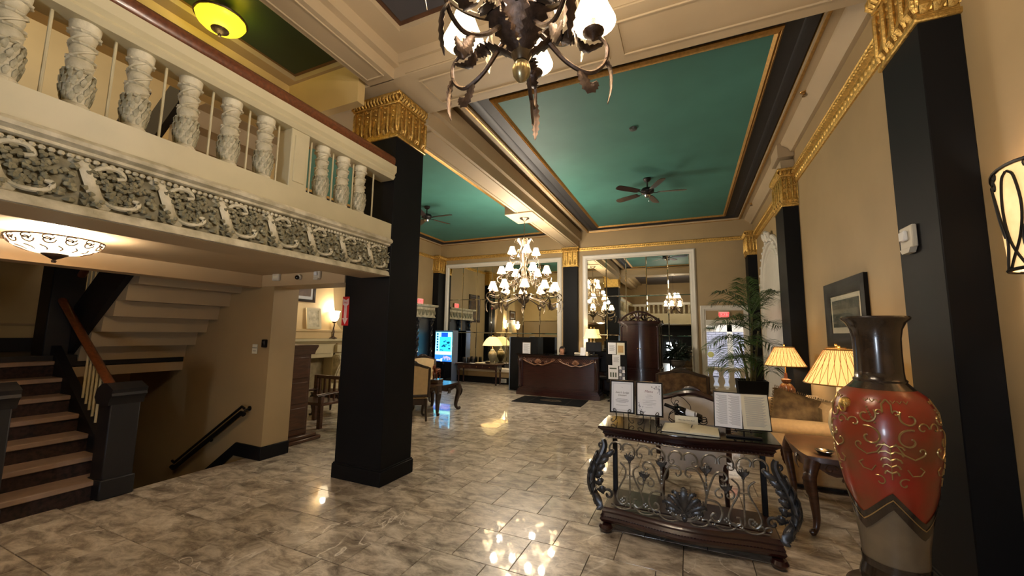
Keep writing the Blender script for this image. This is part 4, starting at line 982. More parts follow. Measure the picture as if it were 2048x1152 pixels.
for x, y in ((-.60, .02), (.60, .02), (-.60, KD-.08), (.60, KD-.08)):
    g = G(); g.lathe([(0, 0), (.03, 0), (.05, .012), (.058, .035), (.045, .06), (0, .065)], 16, (x, y, 0)); ob('foot', g, M_WOODR, cn)
for x in (-.585, .585):
    g = G(); g.box(x-.02, x+.02, KD-.06, KD-.02, .18, .73, .004); ob('rear_post', g, M_IRONB, cn)
g = G(); g.box(-.57, .57, .10, KD-.02, .183, .19); ob('shelf', g, M_WOODD, cn, smooth=False)
def scroll_leg(s):
    g = G(); P = lambda u, z, y=0: (s*(.60+u), y, z)
    g.tube(cr([P(.01, .73), P(.0, .68), P(.03, .60), P(.085, .50), P(.115, .40), P(.10, .31), P(.05, .24), P(.045, .19)], 6), lambda t: .018+.018*math.sin(PI*t), 10, up=(0, 1, 0), t=lambda t: .026+.014*math.sin(PI*t))
    for z, u in ((.655, .005), (.585, .03)):
        g.tube([P(u-.0+a, z+b) for a, b in spiral(-.02 if 0 else .02, .03, .026, .006, -2, 3.2, 14)], .010, 6)
    for j in range(6):     # acanthus lobes along the inside of the leg
        z = .60-.055*j; u = .03+.07*math.sin(PI*(j+.6)/6.5)
        leaf(g, [P(u, z), P(u-.04, z-.005, -.02), P(u-.09+.01*j, z+.02, -.03), P(u-.115+.012*j, z+.045-.004*j, -.025), P(u-.105+.012*j, z+.06-.004*j, -.02)], .026, .012, (0, 1, .2), .25)
        leaf(g, [P(u+.01, z+.02, -.02), P(u+.03, z-.02, -.04), P(u+.02, z-.07, -.04), P(u+.03, z-.1, -.025)], .018, .01, (s, -.6, 0), .2)
    g.tube([P(p[0], p[1], -.01) for p in spiral(-.03, .30, .045, .01, 0, 6.6, 22)], .011, 6)
    leaf(g, [P(.09, .30, -.02), P(.06, .25, -.04), P(.03, .21, -.05), P(.06, .185, -.06)], .035, .014, (0, 1, 0), .2)
    return g
for s in (-1, 1): ob('scroll_leg', scroll_leg(s), M_PEWT, cn)
# front grille, drawn in (u, z) and laid on the serpentine face
grl = ob('grille', G().cyl((-.56, serp(-.56)+.01, .195), (.56, serp(.56)+.01, .195), .004, n=6), M_IRON, cn)
def gp(u, z, o=0): return (u, serp(u, .03)-.004-.02*math.sin(PI*(z-.18)/.56)-o, z)
def T(pts, r=.0055, name=None): return [gp(p[0], p[1]) for p in [tuple(q) for q in cr([(a, b, 0) for a, b in pts], 6)]]
g = G()
for s in (-1, 1):
    for c, w in ((.0, .10), (.235, .105), (.46, .10)):   # top run of C scrolls meeting at the palmettes
        for q in ((-1, 1) if c else ((s,))):
            base = [(c+q*w*.98, .635), (c+q*w*1.0, .67), (c+q*w*.75, .705), (c+q*w*.35, .712), (c+q*w*.08, .69), (c+q*.012, .655)]
            g.tube(T([(s*a if c else a, b) for a, b in base]), 0.0060*1.3, 6)
            g.tube([gp((s if c else 1)*(c+q*p[0]), p[1]) for p in spiral(w*.78, .642, .028, .006, 0 if 1 else 0, -5.5, 16)], 0.0042*1.3, 6)
    # big side lyre with palmette and rod
    x = s*.40
    g.tube([gp(x, .60), gp(x, .24)], 0.0050*1.3, 6); g.tube([gp(x-.04, .47), gp(x+.04, .47)], 0.0040*1.3, 6)
    for q in (-1, 1):
        g.tube(T([(x+q*.075, .56), (x+q*.035, .52), (x+q*.035, .46), (x+q*.085, .36), (x+q*.105, .28), (x+q*.07, .235), (x+q*.03, .25), (x+q*.03, .29), (x+q*.055, .295)]), 0.0055*1.3, 6)
    # arms sweeping from the centre junction
    jx = s*.155
    g.tube(T([(jx, .42), (s*.18, .50), (s*.22, .585), (s*.27, .60), (s*.295, .565), (s*.275, .54), (s*.255, .555)]), 0.0060*1.3, 6)
    g.tube(T([(jx, .42), (s*.135, .52), (s*.09, .60), (s*.03, .60), (s*.015, .56), (s*.04, .54), (s*.055, .56)]), 0.0060*1.3, 6)
    g.tube(T([(jx, .42), (s*.135, .32), (s*.08, .24), (0, .215)]), 0.0070*1.3, 6)
    g.tube(T([(jx*.85, .38), (s*.105, .30), (s*.06, .245), (0, .232)]), 0.0050*1.3, 6)
    g.tube(T([(jx, .40), (s*.225, .385), (s*.255, .32), (s*.235, .255), (s*.195, .25), (s*.18, .28), (s*.2, .305), (s*.215, .29)]), 0.0065*1.3, 6)
    g.tube([gp(jx, .60), gp(jx, .44)], 0.0045*1.3, 6)
    for j in range(5): g.ball(gp(jx, .575-.028*j, .002), .008, 6, 4)
    # small four-curl knot
    kx = s*.275
    for q in (-1, 1): g.tube([gp(kx+q*.03+p[0], p[1]) for p in spiral(0, .445, .042, .008, PI*.5, PI*.5+q*5.6 if 0 else PI*.5-q*5.4, 18)], 0.0050*1.3, 6)
    # running scrolls along the bottom
    for k in range(3):
        bx_ = s*(.10+.18*k); g.tube(T([(bx_-.08, .225), (bx_-.04, .197), (bx_+.02, .197), (bx_+.06, .22), (bx_+.05, .25), (bx_+.02, .245), (bx_+.025, .225)]), 0.0045*1.3, 6)
        g.tube([gp(bx_+.09+p[0], p[1]) for p in spiral(0, .232, .03, .006, 3.6, -2.0, 16)], 0.0042*1.3, 6)
ob('scrollwork', g, M_IRON, cn).parent = cn
for s in (-1, 1):
    for x, z in ((s*.40, .61), (s*.155, .61), (s*.285, .50)):
        g = G()
        for a in (-1.1, -.55, 0, .55, 1.1):
            g.tube([gp(x, z-.03, .004), gp(x+.03*math.sin(a), z+.012*math.cos(a), .014), gp(x+.048*math.sin(a), z+.035*math.cos(a), .006)], [.008, .013, .002], 6, up=(0, -1, 0), t=[.006, .007, .001])
        g.ball(gp(x, z-.035, .004), .012, 8, 5); ob('palmette', g, M_PEWT, cn)
    for k in range(3):
        g = G()
        for a in range(4): g.ball(gp(s*(.10+.18*k)+.012*math.cos(a*PI/2), .27+.012*math.sin(a*PI/2), .004), .0095, 6, 4)
        ob('rosette', g, M_IRON, cn)
g = G()     # central acanthus
leaf(g, [gp(0, .28, .01), gp(0, .34, .03), gp(0, .41, .04), gp(0, .455, .03), gp(0, .47, .012)], .034, .01, (0, -1, 0), .3)
for q in (-1, 1):
    for P in ([(0, .28), (.03, .33), (.07, .38), (.10, .395), (.115, .375)], [(0, .28), (.05, .31), (.10, .34), (.14, .345), (.155, .32)], [(0, .275), (.05, .285), (.09, .305), (.12, .295), (.122, .275)], [(0, .30), (.02, .36), (.05, .42), (.075, .43), (.08, .41)]):
        leaf(g, [gp(q*u, z, .012+.025*math.sin(PI*i/4.4)) for i, (u, z) in enumerate(P)], .021, .009, (0, -1, 0), .4)
for j in range(3): g.tube([gp(-.022, .275-.008*j, .012), gp(0, .272-.008*j, .022), gp(.022, .275-.008*j, .012)], .005, 6)
leaf(g, [gp(0, .26, .01), gp(0, .235, .02), gp(0, .21, .012)], .018, .008, (0, -1, 0))
ob('acanthus_leaf', g, M_PEWT, cn)

# ---- things on the console (top at z = .834)
KT = .8345
def easel_frame(label, elabel, x, y, tilt, rz, w, h, kind):
    e = thing('scroll_easel', elabel, 'easel', (x, y, KT), rz)
    g = G(); 
    for s in (-1, 1):
        g.tube(cr([(s*.05, .05, .001+.004), (s*.05, .01, .03), (s*.05, -.012, .075), (s*.05, .0, .082), (s*.05, .04, .22)], 5), .0032, 6)
        g.tube([(s*.05+(-1)*p[0]*s*-1, -.034, .005+p[1]) for p in spiral(.012, .112, .017, .004, -PI*.75, 3.6, 16)], .003, 6)
        g.tube(cr([(s*.05, -.034, .085), (s*.052, -.034, .10), (s*.047, -.034, .115)], 3), .003, 6)
        g.tube(cr([(s*.05, .04, .08), (s*.05, -.01, .08), (s*.05, -.036, .078), (s*.05, -.034, .086)], 3), .003, 6)
        g.tube(cr([(s*.05, .0, .07), (s*.055, -.01, .035), (s*.075, -.02, .012), (s*.095, -.02, .018), (s*.09, -.02, .035), (s*.078, -.02, .03)], 5), .003, 6)
    g.tube(cr([(0, .045, .2), (0, .09, .1), (0, .11, .004)], 4), .0032, 6); g.tube([(-.05, .04, .2), (.05, .04, .2)], .003, 6)
    ob('frame', g, M_IRONB, e)
    t = thing('framed_card', label, 'sign', (x, y, KT), rz)
    mtx = Matrix.Translation((0, -.022, .089)) @ Matrix.Rotation(-tilt, 4, 'X')
    def L(g): return g.xf(mtx)
    g = G(); g.frame(-w/2, w/2, 0, h, [(0, .008), (0, -.006), (.004, -.008), (.011, -.004), (.011, .008)]); ob('frame', L(g), M_IRONB, t)
    g = G(); g.frame(-w/2-.003, w/2+.003, -.003, h+.003, [(0, .009), (0, -.003), (.003, -.004), (.004, .009)]); ob('frame_edge', L(g), M_SILV, t)
    g = G(); g.box(-w/2+.008, w/2-.008, .0, .004, .008, h-.008); ob('sheet', L(g), M_PAPER, t, smooth=False)
    def tx(b, size, x0, z0, m=M_INK, shear=0): text(b, size, m, t, mtx @ Vector((x0, -.0008, z0)), (PI/2-tilt, 0, 0), shear=shear, ext=.0002)
    def line(g, x0, x1, z, th=.0009): g.box(x0, x1, -.0012, -.0002, z-th, z+th)
    g = G()
    if kind == 1:
        for i, k in ((.022, .0006), (.027, .0005)):
            g.box(-w/2+i, w/2-i, -.001, 0, i-.001, i); g.box(-w/2+i, w/2-i, -.001, 0, h-i, h-i+.001); g.box(-w/2+i, -w/2+i+.001, -.001, 0, i, h-i); g.box(w/2-i-.001, w/2-i, -.001, 0, i, h-i)
        for z, hw in ((.118, .045), (.110, .056), (.103, .055), (.096, .05), (.089, .03), (.065, .05)): line(g, -hw, hw, z, .0011)
        g.lathe([(0, 0), (.006, 0), (.006, .001), (0, .001)], 8, (0, 0, .215))
        tx("Saint's Lodge", .022, 0, .173, shear=.3); tx('Dessert', .022, 0, .15, shear=.3)
    else:
        tx('Menu', .03, -.005, .2, mat('script_red', (120, 70, 90), .6), .3)
        for z, hw in ((.172, .018), (.16, .03), (.148, .027), (.128, .055), (.118, .03), (.108, .055), (.095, .05), (.085, .02), (.07, .03)): line(g, -hw, hw, z, .0008)
        rr = random.Random(3)
        for cx_, cz_, n in ((.06, .235, 26), (-.06, .04, 22)):
            for i in range(n):
                s_ = 1 if cx_ > 0 else -1; u = rr.random(); px = cx_+s_*(.025-.075*u*rr.random()); pz = cz_+s_*(.012-.085*(1-u)*rr.random())
                if abs(px) > w/2-.012 or pz > h-.012 or pz < .012: continue
                a = rr.random()*3; g.tube([(px-.006*math.cos(a), -.0006, pz-.006*math.sin(a)), (px, -.0006, pz), (px+.006*math.cos(a), -.0006, pz+.006*math.sin(a))], [.0008, .0032, .0006], 5, up=(0, -1, 0), t=.0003)
    ob('print', L(g), M_GREY, t)
easel_frame('framed dessert card with double border on an easel, left of the menu card', 'black scroll easel under the dessert card', -.548, 3.63, .2, .05, .205, .275, 1)
easel_frame('framed Menu card with grey leaf sprigs on an easel', 'black scroll easel under the Menu card', -.32, 3.60, .2, .03, .215, .28, 2)

mn = thing('menu_binder', 'open black menu binder with two pages of small print, standing upright', 'binder', (.36, 3.56, KT), .03)
for s in (-1, 1):
    mt = Matrix.Rotation(s*.16, 4, 'Z') @ Matrix.Rotation(-.18, 4, 'X') if 0 else Matrix.Rotation(-s*-.14, 4, 'Z') @ Matrix.Rotation(-.2, 4, 'X')
    g = G(); g.box(min(0, s*.2), max(0, s*.2), .0, .006, .055, .33, .002); ob('cover', g.xf(mt), M_IRONB, mn)
    g = G(); g.box(min(s*.006, s*.192), max(s*.006, s*.192), -.003, 0, .062, .322); ob('page', g.xf(mt), M_PAPER if s < 0 else M_CREAMP, mn, smooth=False)
    g = G()
    for i in range(30):
        z = .30-i*.0074
        for c0, c1 in ((.018, .095), (.105, .18)) if s < 0 else ((.03, .17),):
            g.box(*sorted((s*c0, s*(c1-.01*((i*7) % 3)))), -.0036, -.0029, z, z+.0022)
    ob('print', g.xf(mt), M_GREY, mn, smooth=False)
ms = thing('binder_easel', 'low black stand holding the open menu binder', 'easel', (.36, 3.56, KT), .03)
g = G()
for s in (-1, 1): g.tube(cr([(s*.07, .11, .005), (s*.06, .04, .03), (s*.05, -.03, .045), (s*.05, -.04, .06)], 4), .004, 6); g.tube([(s*.05, .03, .03), (s*.05, .09, .2)], .004, 6)
g.box(-.12, .12, -.03, .02, .0, .012, .003); g.tube([(0, -.02, .01), (0, -.02, .05)], .006, 6); g.tube([(-.12, -.022, .052), (.12, -.022, .052)], .004, 6)
ob('frame', g, M_IRONB, ms)

gb = thing('guest_book', 'open ivory guest book lying flat at the front of the console', 'book', (-.01, 3.62, KT), -.03)
for s in (-1, 1):
    g = G(); n = 8; top = [(s*.205*i/n, .012+.012*math.sin(PI*min(1, i/n*1.1))*(1-i/n*.6)) for i in range(n+1)]
    g.prism([(0, .003)]+top+[(s*.205, .003)], -.15, .15); ob('page_block', g, M_CREAMP, gb)
g = G(); g.box(-.212, .212, -.155, .155, 0, .003); ob('cover', g, M_IRONB, gb, smooth=False)
pn = tag(ob('pen', G().tube([(-.004, -.045, 0), (0, 0, .001), (.003, .03, .001), (.006, .06, .001)], [.003, .0055, .0055, .004], 8), M_BLACKG, None, loc=(.0, 3.64, KT+.028)), 'black pen lying in the fold of the guest book', 'pen')
cr_ = thing('tent_card', 'small cream card reading Please Sign Guest Book behind the guest book', 'card', (-.04, 3.80, KT), -.04)
g = G(); g.prism([(0, 0), (.012, .075), (.014, .075), (.04, 0), (.038, 0), (.013, .072), (.002, 0)], -.09, .09, 'yz'); ob('card', g, M_CREAMP, cr_)
text('Please Sign Guest Book', .0135, M_INK, cr_, (0, .0045, .042), (PI/2-.16, 0, 0), shear=.3, ext=.0002)

wb = thing('wine_bottle', 'dark wine bottle with white label lying tilted in an iron cradle', 'bottle', (-.07, 3.885, KT+.098))
mt = Matrix.Rotation(.33, 4, 'Y')
def lx(prof, n=20): g = G(); g.lathe(prof, n); g.xf(mt @ Matrix.Rotation(PI/2, 4, 'Y')); return g
ob('glass_body', lx([(0, .165), (.02, .165), (.036, .155), (.038, .145), (.038, -.02), (.034, -.045), (.018, -.075), (.0145, -.09), (.0145, -.15), (0, -.15)]), M_BLACKG, wb)
ob('label', lx([(.0385, .02), (.0388, .02), (.0388, .11), (.0385, .11)], 20), M_PAPER, wb)
ob('capsule', lx([(0, -.156), (.0152, -.156), (.0155, -.08), (.0148, -.08)], 16), M_IRONB, wb)
wh = thing('bottle_cradle', 'scrolled black iron cradle that holds the wine bottle', 'rack', (-.07, 3.885, KT))
g = G()
for y in (-.045, .045):
    g.tube(cr([(.16, y, .01), (.10, y, .035), (.02, y, .075), (-.05, y, .10), (-.10, y, .075), (-.11, y, .03), (-.07, y, .004), (-.03, y, .02), (-.03, y, .045), (-.055, y, .05)], 6), .004, 6)
    g.tube(cr([(.16, y, .01), (.19, y, .025), (.185, y, .055), (.155, y, .05), (.155, y, .025)], 5), .004, 6)
for i in range(3): a = [(-.06+.08*i, .044*math.cos(b), .098-.0265*i+.012+.044*math.sin(b)) for b in [2*PI*k/16 for k in range(16)]]; g.tube(a, .005, 6, closed=True)
g.tube(cr([(-.07, 0, .15), (-.09, 0, .19), (-.06, 0, .225), (0, 0, .22), (.06, 0, .16), (.07, 0, .12)], 6), .003, 6); g.tube(cr([(-.07, 0, .15), (-.05, 0, .19), (-.03, 0, .185), (-.035, 0, .17)], 5), .003, 6)
for i in range(6): a = PI*2*i/6; g.tube([(-.06, .046*math.cos(a), .112+.046*math.sin(a)), (-.045, .054*math.cos(a), .112+.054*math.sin(a)), (-.03, .048*math.cos(a), .104+.048*math.sin(a))], [.004, .016, .004], 5, up=(0, math.cos(a), math.sin(a)), t=.004)
ob('cradle', g, M_IRONB, wh)
# ------------------------------------------------------------------ seats and tables
def cabriole(g, x, y, z1, dx, dy, k=1.0, z0=0):
    """carved cabriole leg, knee bulging towards (dx, dy)"""
    d = Vector((dx, dy)).normalized(); P = lambda o, z: (x+d.x*o, y+d.y*o, z)
    h = z1-z0
    g.tube(cr([P(-.005, z1), P(.03*k, z0+h*.86), P(.035*k, z0+h*.72), P(.01*k, z0+h*.45), P(-.008*k, z0+h*.2), P(.012*k, z0+h*.07), P(.045*k, z0+.02)], 5), lambda t: k*(.042*(1-t)**1.2+.016+.008*max(0, t-.85)/.15), 10)
    g.ball(P(.05*k, z0+.024*k), .025*k, 8, 6)
    leaf(g, [P(.03*k, z0+h*.93), P(.085*k, z0+h*.8), P(.075*k, z0+h*.62), P(.05*k, z0+h*.5)], .035*k, .012, (d.x, d.y, 0), .2)
def armchair(label, loc, rz, w, d, h, cloth, wood, arms=True, back_panel=None, wing=False):
    """showwood chair: shaped crest rail, upholstered back (front and outside), sprung seat, cabriole legs; faces -y"""
    t = thing('armchair', label, 'chair', loc, rz)
    hw = w/2; sh = .44
    g = G(); g.prism([(-hw+.02, -d*.5), (hw-.02, -d*.5), (hw-.05, d*.42), (-hw+.05, d*.42)], sh-.16, sh-.06, 'xy'); ob('seat_rail', g, wood, t)
    g = G(); g.box(-hw+.03, hw-.03, -d*.5+.01, d*.36, sh-.08, sh+.05, .035); ob('seat', g, cloth, t)
    by = d*.42; tilt = .16
    def bp(u, v, o=0): return (u, by+tilt*v+o, sh-.02+v)
    H = h-sh
    def crest(u): return H*(1-.10*(abs(u)/hw)**2.4)
    n = 12; us = [-(hw-.05)+(2*hw-.1)*i/n for i in range(n+1)]
    for nm, o0, o1, m_ in (('back_cushion', -.05, -.01, cloth), ('outside_back', .012, .028, back_panel or cloth)):
        g = G(); V = []; F = []
        for o in (o0, o1):
            for u in us:
                for j in range(5):
                    lo = -.14 if (o0 > 0 and arms) else .05; v = lo+(crest(u)-.04-lo)*j/4; bul = math.sin(PI*j/4)*math.cos(u/hw*PI/2)*.03
                    V.append(bp(u, v, o+(-bul if o == o0 and o < 0 else (bul*.5 if o == o1 and o > 0 else 0))))
        K = (n+1)*5
        for i in range(n):
            for j in range(4):
                a = i*5+j; F.append((a, a+1, a+6, a+5)); F.append((K+a, K+a+1, K+a+6, K+a+5))
        for i in range(n): F += [(i*5, i*5+5, K+i*5+5, K+i*5), (i*5+4, i*5+9, K+i*5+9, K+i*5+4)]
        for j in range(4): F += [(j, j+1, K+j+1, K+j), (n*5+j, n*5+j+1, K+n*5+j+1, K+n*5+j)]
        g.add(V, F); ob(nm, g, m_, t)
    g = G(); U = [-(hw-.03)+(2*hw-.06)*i/16 for i in range(17)]
    g.tube([bp(-(hw-.03), -.3+.3), bp(-(hw-.03), H*.5)]+[bp(u, crest(u)-.02+.02*math.cos(u/hw*PI*1.5)) for u in U]+[bp(hw-.03, H*.5), bp(hw-.03, 0)], .03, 8, up=(0, 1, 0), t=.034)
    g.tube([bp(-(hw-.05), .03), bp(hw-.05, .03)], .03, 8)
    leaf(g, [bp(-.1, crest(0)-.0, -.03), bp(-.04, crest(0)+.025, -.04), bp(.04, crest(0)+.025, -.04), bp(.1, crest(0), -.03)], .03, .015, (0, -1, 0), .2)
    ob('back_frame', g, wood, t)
    for s in (-1, 1):
        g = G(); cabriole(g, s*(hw-.07), -d*.5+.06, sh-.08, s, -1, .8); ob('leg', g, wood, t)
        g = G(); g.tube(cr([(s*(hw-.06), by, sh-.05), (s*(hw-.06), by+.01, .22), (s*(hw-.055), by+.07, .0)], 5), lambda q: .028-.008*q, 8); ob('leg', g, wood, t)
        if arms:
            g = G(); az = sh+.24
            g.tube(cr([bp(s*(hw-.03), .26), (s*(hw-.0), 0, az+.0), (s*(hw+.01), -d*.3, az-.01), (s*(hw+.02), -d*.36, az-.05)], 5), .026, 8); g.tube(cr([(s*(hw), -d*.3, az-.02), (s*(hw-.0), -d*.24, sh+.1), (s*(hw-.03), -d*.34, sh-.06)], 5), .022, 8)
            ob('arm', g, wood, t)
            g = G(); g.tube([(s*(hw+.0), by-.08, az+.03), (s*hw, 0, az+.03), (s*(hw+.008), -d*.22, az+.02)], [.02, .03, .02], 8, up=(0, 0, 1), t=.018); ob('arm_pad', g, cloth, t)
    return t
armchair('mahogany armchair with grey leather outside back, right behind the iron console', (.0, 4.66, 0), PI, .68, .6, 1.07, M_LEATH, M_WOODR, True)
armchair('dark brown damask armchair with carved frame, beyond the grey leather armchair', (-.08, 7.35, 0), PI-.1, .80, .7, 1.06, M_DAMASK, M_WOODD, True)
armchair('cream upholstered chair with dark frame turned away, just right of the black column', (-4.74, 6.06, 0), PI+.75, .66, .52, 1.04, M_FABC, M_WOODD, False)
armchair('cream dark-framed chair facing out from beside the carved table, mostly behind the column', (-5.8, 7.78, 0), .5, .64, .6, 1.02, M_FABC, M_WOODD, True)

def carved_table(name, label, cat, loc, rz, w, d, h, wood, k=1.0, apron=True, top_m=None):
    t = thing(name, label, cat, loc, rz)
    g = G(); out = []
    for i in range(24):
        a = 2*PI*i/24; c, s = math.cos(a), math.sin(a); e = .35
        out.append((w/2*math.copysign(abs(c)**e, c)*(1+.02*math.cos(8*a)), d/2*math.copysign(abs(s)**e, s)*(1+.02*math.cos(8*a))))
    g.prism(out, h-.03, h, 'xy'); g.prism([(x*.97, y*.97) for x, y in out], h-.045, h-.03, 'xy'); ob('top', g, top_m or wood, t)
    g = G(); x, y = w/2-.06, d/2-.06
    for s in (-1, 1):
        n = 10; pr = [(-x, h-.04)]+[(-x+2*x*i/n, h-.10-.05*math.sin(PI*i/n)**2+.02*math.cos(4*PI*i/n)) for i in range(n+1)]+[(x, h-.04)]
        g.prism(pr, s*y-.012, s*y+.012, 'xz'); pr = [(-y, h-.04)]+[(-y+2*y*i/n, h-.10-.05*math.sin(PI*i/n)**2) for i in range(n+1)]+[(y, h-.04)]
        g.prism(pr, s*x-.012, s*x+.012, 'yz')
    ob('apron', g, wood, t)
    g = G()
    for s in (-1, 1):
        for a in (-.9, -.3, .3, .9):
            leaf(g, [(.0, s*y, h-.09), (.04*math.sin(a), s*(y+.03), h-.12), (.08*math.sin(a), s*(y+.035), h-.13-.05*math.cos(a)), (.1*math.sin(a), s*(y+.02), h-.13-.07*math.cos(a))], .025, .01, (0, s, 0), .2)
        for q in (-1, 1): g.tube([(q*(x*.55)+p[0], s*(y+.012), h-.09+p[1]) for p in spiral(0, 0, .05, .01, 0, 6, 18)], .009, 6)
        for a in (-.6, 0, .6): leaf(g, [(s*x, 0, h-.08), (s*(x+.03), .03*math.sin(a), h-.11), (s*(x+.03), .07*math.sin(a), h-.17), (s*(x+.015), .08*math.sin(a), h-.2)], .025, .01, (s, 0, 0), .2)
    ob('carving', g, wood, t)
    for sx in (-1, 1):
        for sy in (-1, 1): g = G(); cabriole(g, sx*(x-.01), sy*(y-.01), h-.045, sx, sy, k); ob('leg', g, wood, t)
    return t
carved_table('carved_table', 'dark carved side table on cabriole legs by the cream chair, catching blue light', 'table', (-4.78, 6.92, 0), .0, .74, .82, .56, M_WOODD, 1.35)
carved_table('carved_table', 'brown carved side table in front of the sofa arm, beside the red vase', 'table', (1.17, 4.55, 0), .0, .66, .92, .62, M_WOODM)
carved_table('carved_table', 'small carved lamp table past the far arm of the sofa', 'table', (1.26, 6.72, 0), .0, .5, .44, .68, M_WOODD, .8)
carved_table('carved_table', 'black carved low table behind the column, in front of the fireplace', 'table', (-6.25, 5.75, 0), .1, .8, .6, .43, M_WOODD, .8)

# horse figure on a plinth block
hs = thing('horse_figure', 'copper brown horse figure on a dark block on the carved side table', 'figurine', (-4.72, 6.86, .562), -PI/2+.2)
g = G(); g.box(-.15, .15, -.09, .09, 0, .08, .008); ob('plinth', g, M_WOODD, hs)
g = G()
g.tube(cr([(-.12, 0, .25), (-.06, 0, .26), (.02, 0, .25), (.08, 0, .265), (.12, 0, .31), (.135, 0, .345)], 4), lambda t: .045-.022*t if t > .55 else .04+.01*math.sin(PI*t), 10)
g.tube(cr([(.12, 0, .345), (.16, 0, .335), (.19, 0, .295)], 4), [.025, .026, .026, .024, .022, .02, .018, .016, .014], 8)
for s in (-1, 1):
    g.tube(cr([(.07, s*.025, .24), (.09, s*.03, .17), (.08, s*.03, .13), (.085, s*.03, .082)], 4), lambda t: .02-.011*t, 8); g.tube(cr([(-.10, s*.025, .25), (-.08, s*.03, .18), (-.115, s*.03, .14), (-.10, s*.03, .082)], 4), lambda t: .026-.017*t, 8)
    g.tube([(.125, s*.012, .365), (.125, s*.014, .39)], [.008, .002], 6)
g.tube(cr([(-.13, 0, .265), (-.17, 0, .23), (-.175, 0, .15)], 4), lambda t: .014-.008*t, 6); leaf(g, [(.10, 0, .37), (.075, 0, .34), (.06, 0, .29)], .018, .012, (1, 0, 0))
ob('horse', g, mat('copper', (112, 62, 44), .35, metal=.8, var=.2, scale=12), hs)

# sofa along the right wall
so = thing('sofa', 'tan sofa along the right wall, seen past the carved side table', 'sofa', (1.12, 5.85, 0))
def sl(x0, x1, y0, y1, z0, z1, b, nm, m=M_FAB): g = G(); g.box(x0, x1, y0, y1, z0, z1, b); return ob(nm, g, m, so)
sl(-.36, .36, -.55, .6, .08, .30, .02, 'base'); sl(-.40, .24, -.40, .46, .30, .45, .04, 'seat_cushion'); sl(.20, .40, -.42, .5, .30, .86, .05, 'back')
def arm_(y0, y1, zt, nm):
    g = G(); g.box(-.40, .38, y0, y1, .06, zt-.06, .02); r = (y1-y0)/2+.02
    g.tube([(-.42, (y0+y1)/2, zt-.09), (-.40, (y0+y1)/2, zt-.09), (.38, (y0+y1)/2, zt-.09)], [r-.02, r, r], 18, up=(0, 0, 1), t=[.07, .09, .09]); ob(nm, g, M_FAB, so)
arm_(-.62, -.42, .70, 'arm'); arm_(.40, .58, .80, 'arm')
g = G(); g.box(-.36, .36, -.54, .59, .03, .08); ob('plinth', g, M_WOODD, so)
for x in (-.33, .33):
    for y in (-.5, .54): g = G(); g.lathe([(0, 0), (.022, 0), (.034, .03), (.03, .06), (0, .06)], 12, (x, y, 0)); ob('leg', g, M_WOODD, so)
pw = thing('fringed_pillow', 'brown marbled pillow with fringed edge on the tan sofa', 'pillow', (1.10, 5.52, .50), .3)
g = G(); V = []; F = []; N_ = 12
for s in (-1, 1):
    for i in range(N_+1):
        for j in range(N_+1):
            u, v = -1+2*i/N_, -1+2*j/N_; b = ((1-u**2)*(1-v**2))**.45; V.append((u*.29*(1-.06*(1-abs(v))*0+.04*abs(v)), s*.085*b, .235+v*.23))
    o = 0 if s < 0 else (N_+1)**2
    for i in range(N_):
        for j in range(N_): a = o+i*(N_+1)+j; F.append((a, a+1, a+N_+2, a+N_+1))
g.add(V, F); g.xf(Matrix.Rotation(-.3, 4, 'X') @ Matrix.Rotation(.3, 4, 'Y'))
M_PIL = mat('marbled_brown_cloth', (78, 60, 36), .8, scale=9, col2=(130, 108, 72), bump=.15, bscale=60)
ob('cushion', g, M_PIL, pw)
g = G(); rr = random.Random(4)
for i in range(120):
    q = i/120*4; e = int(q); f = (q-e)*2-1; u, v = [(f, 1), (1, -f), (-f, -1), (-1, f)][e]
    p = Vector((u*.295, 0, .235+v*.235)); d = Vector((u if e % 2 else rr.uniform(-.3, .3), rr.uniform(-.4, .4), v if e % 2 == 0 else rr.uniform(-.3, .3))).normalized()*.028
    g.tube([p, p+d*.6, p+d], [.006, .005, .001], 4)
g.xf(Matrix.Rotation(-.3, 4, 'X') @ Matrix.Rotation(.3, 4, 'Y')); ob('fringe', g, M_PIL, pw)

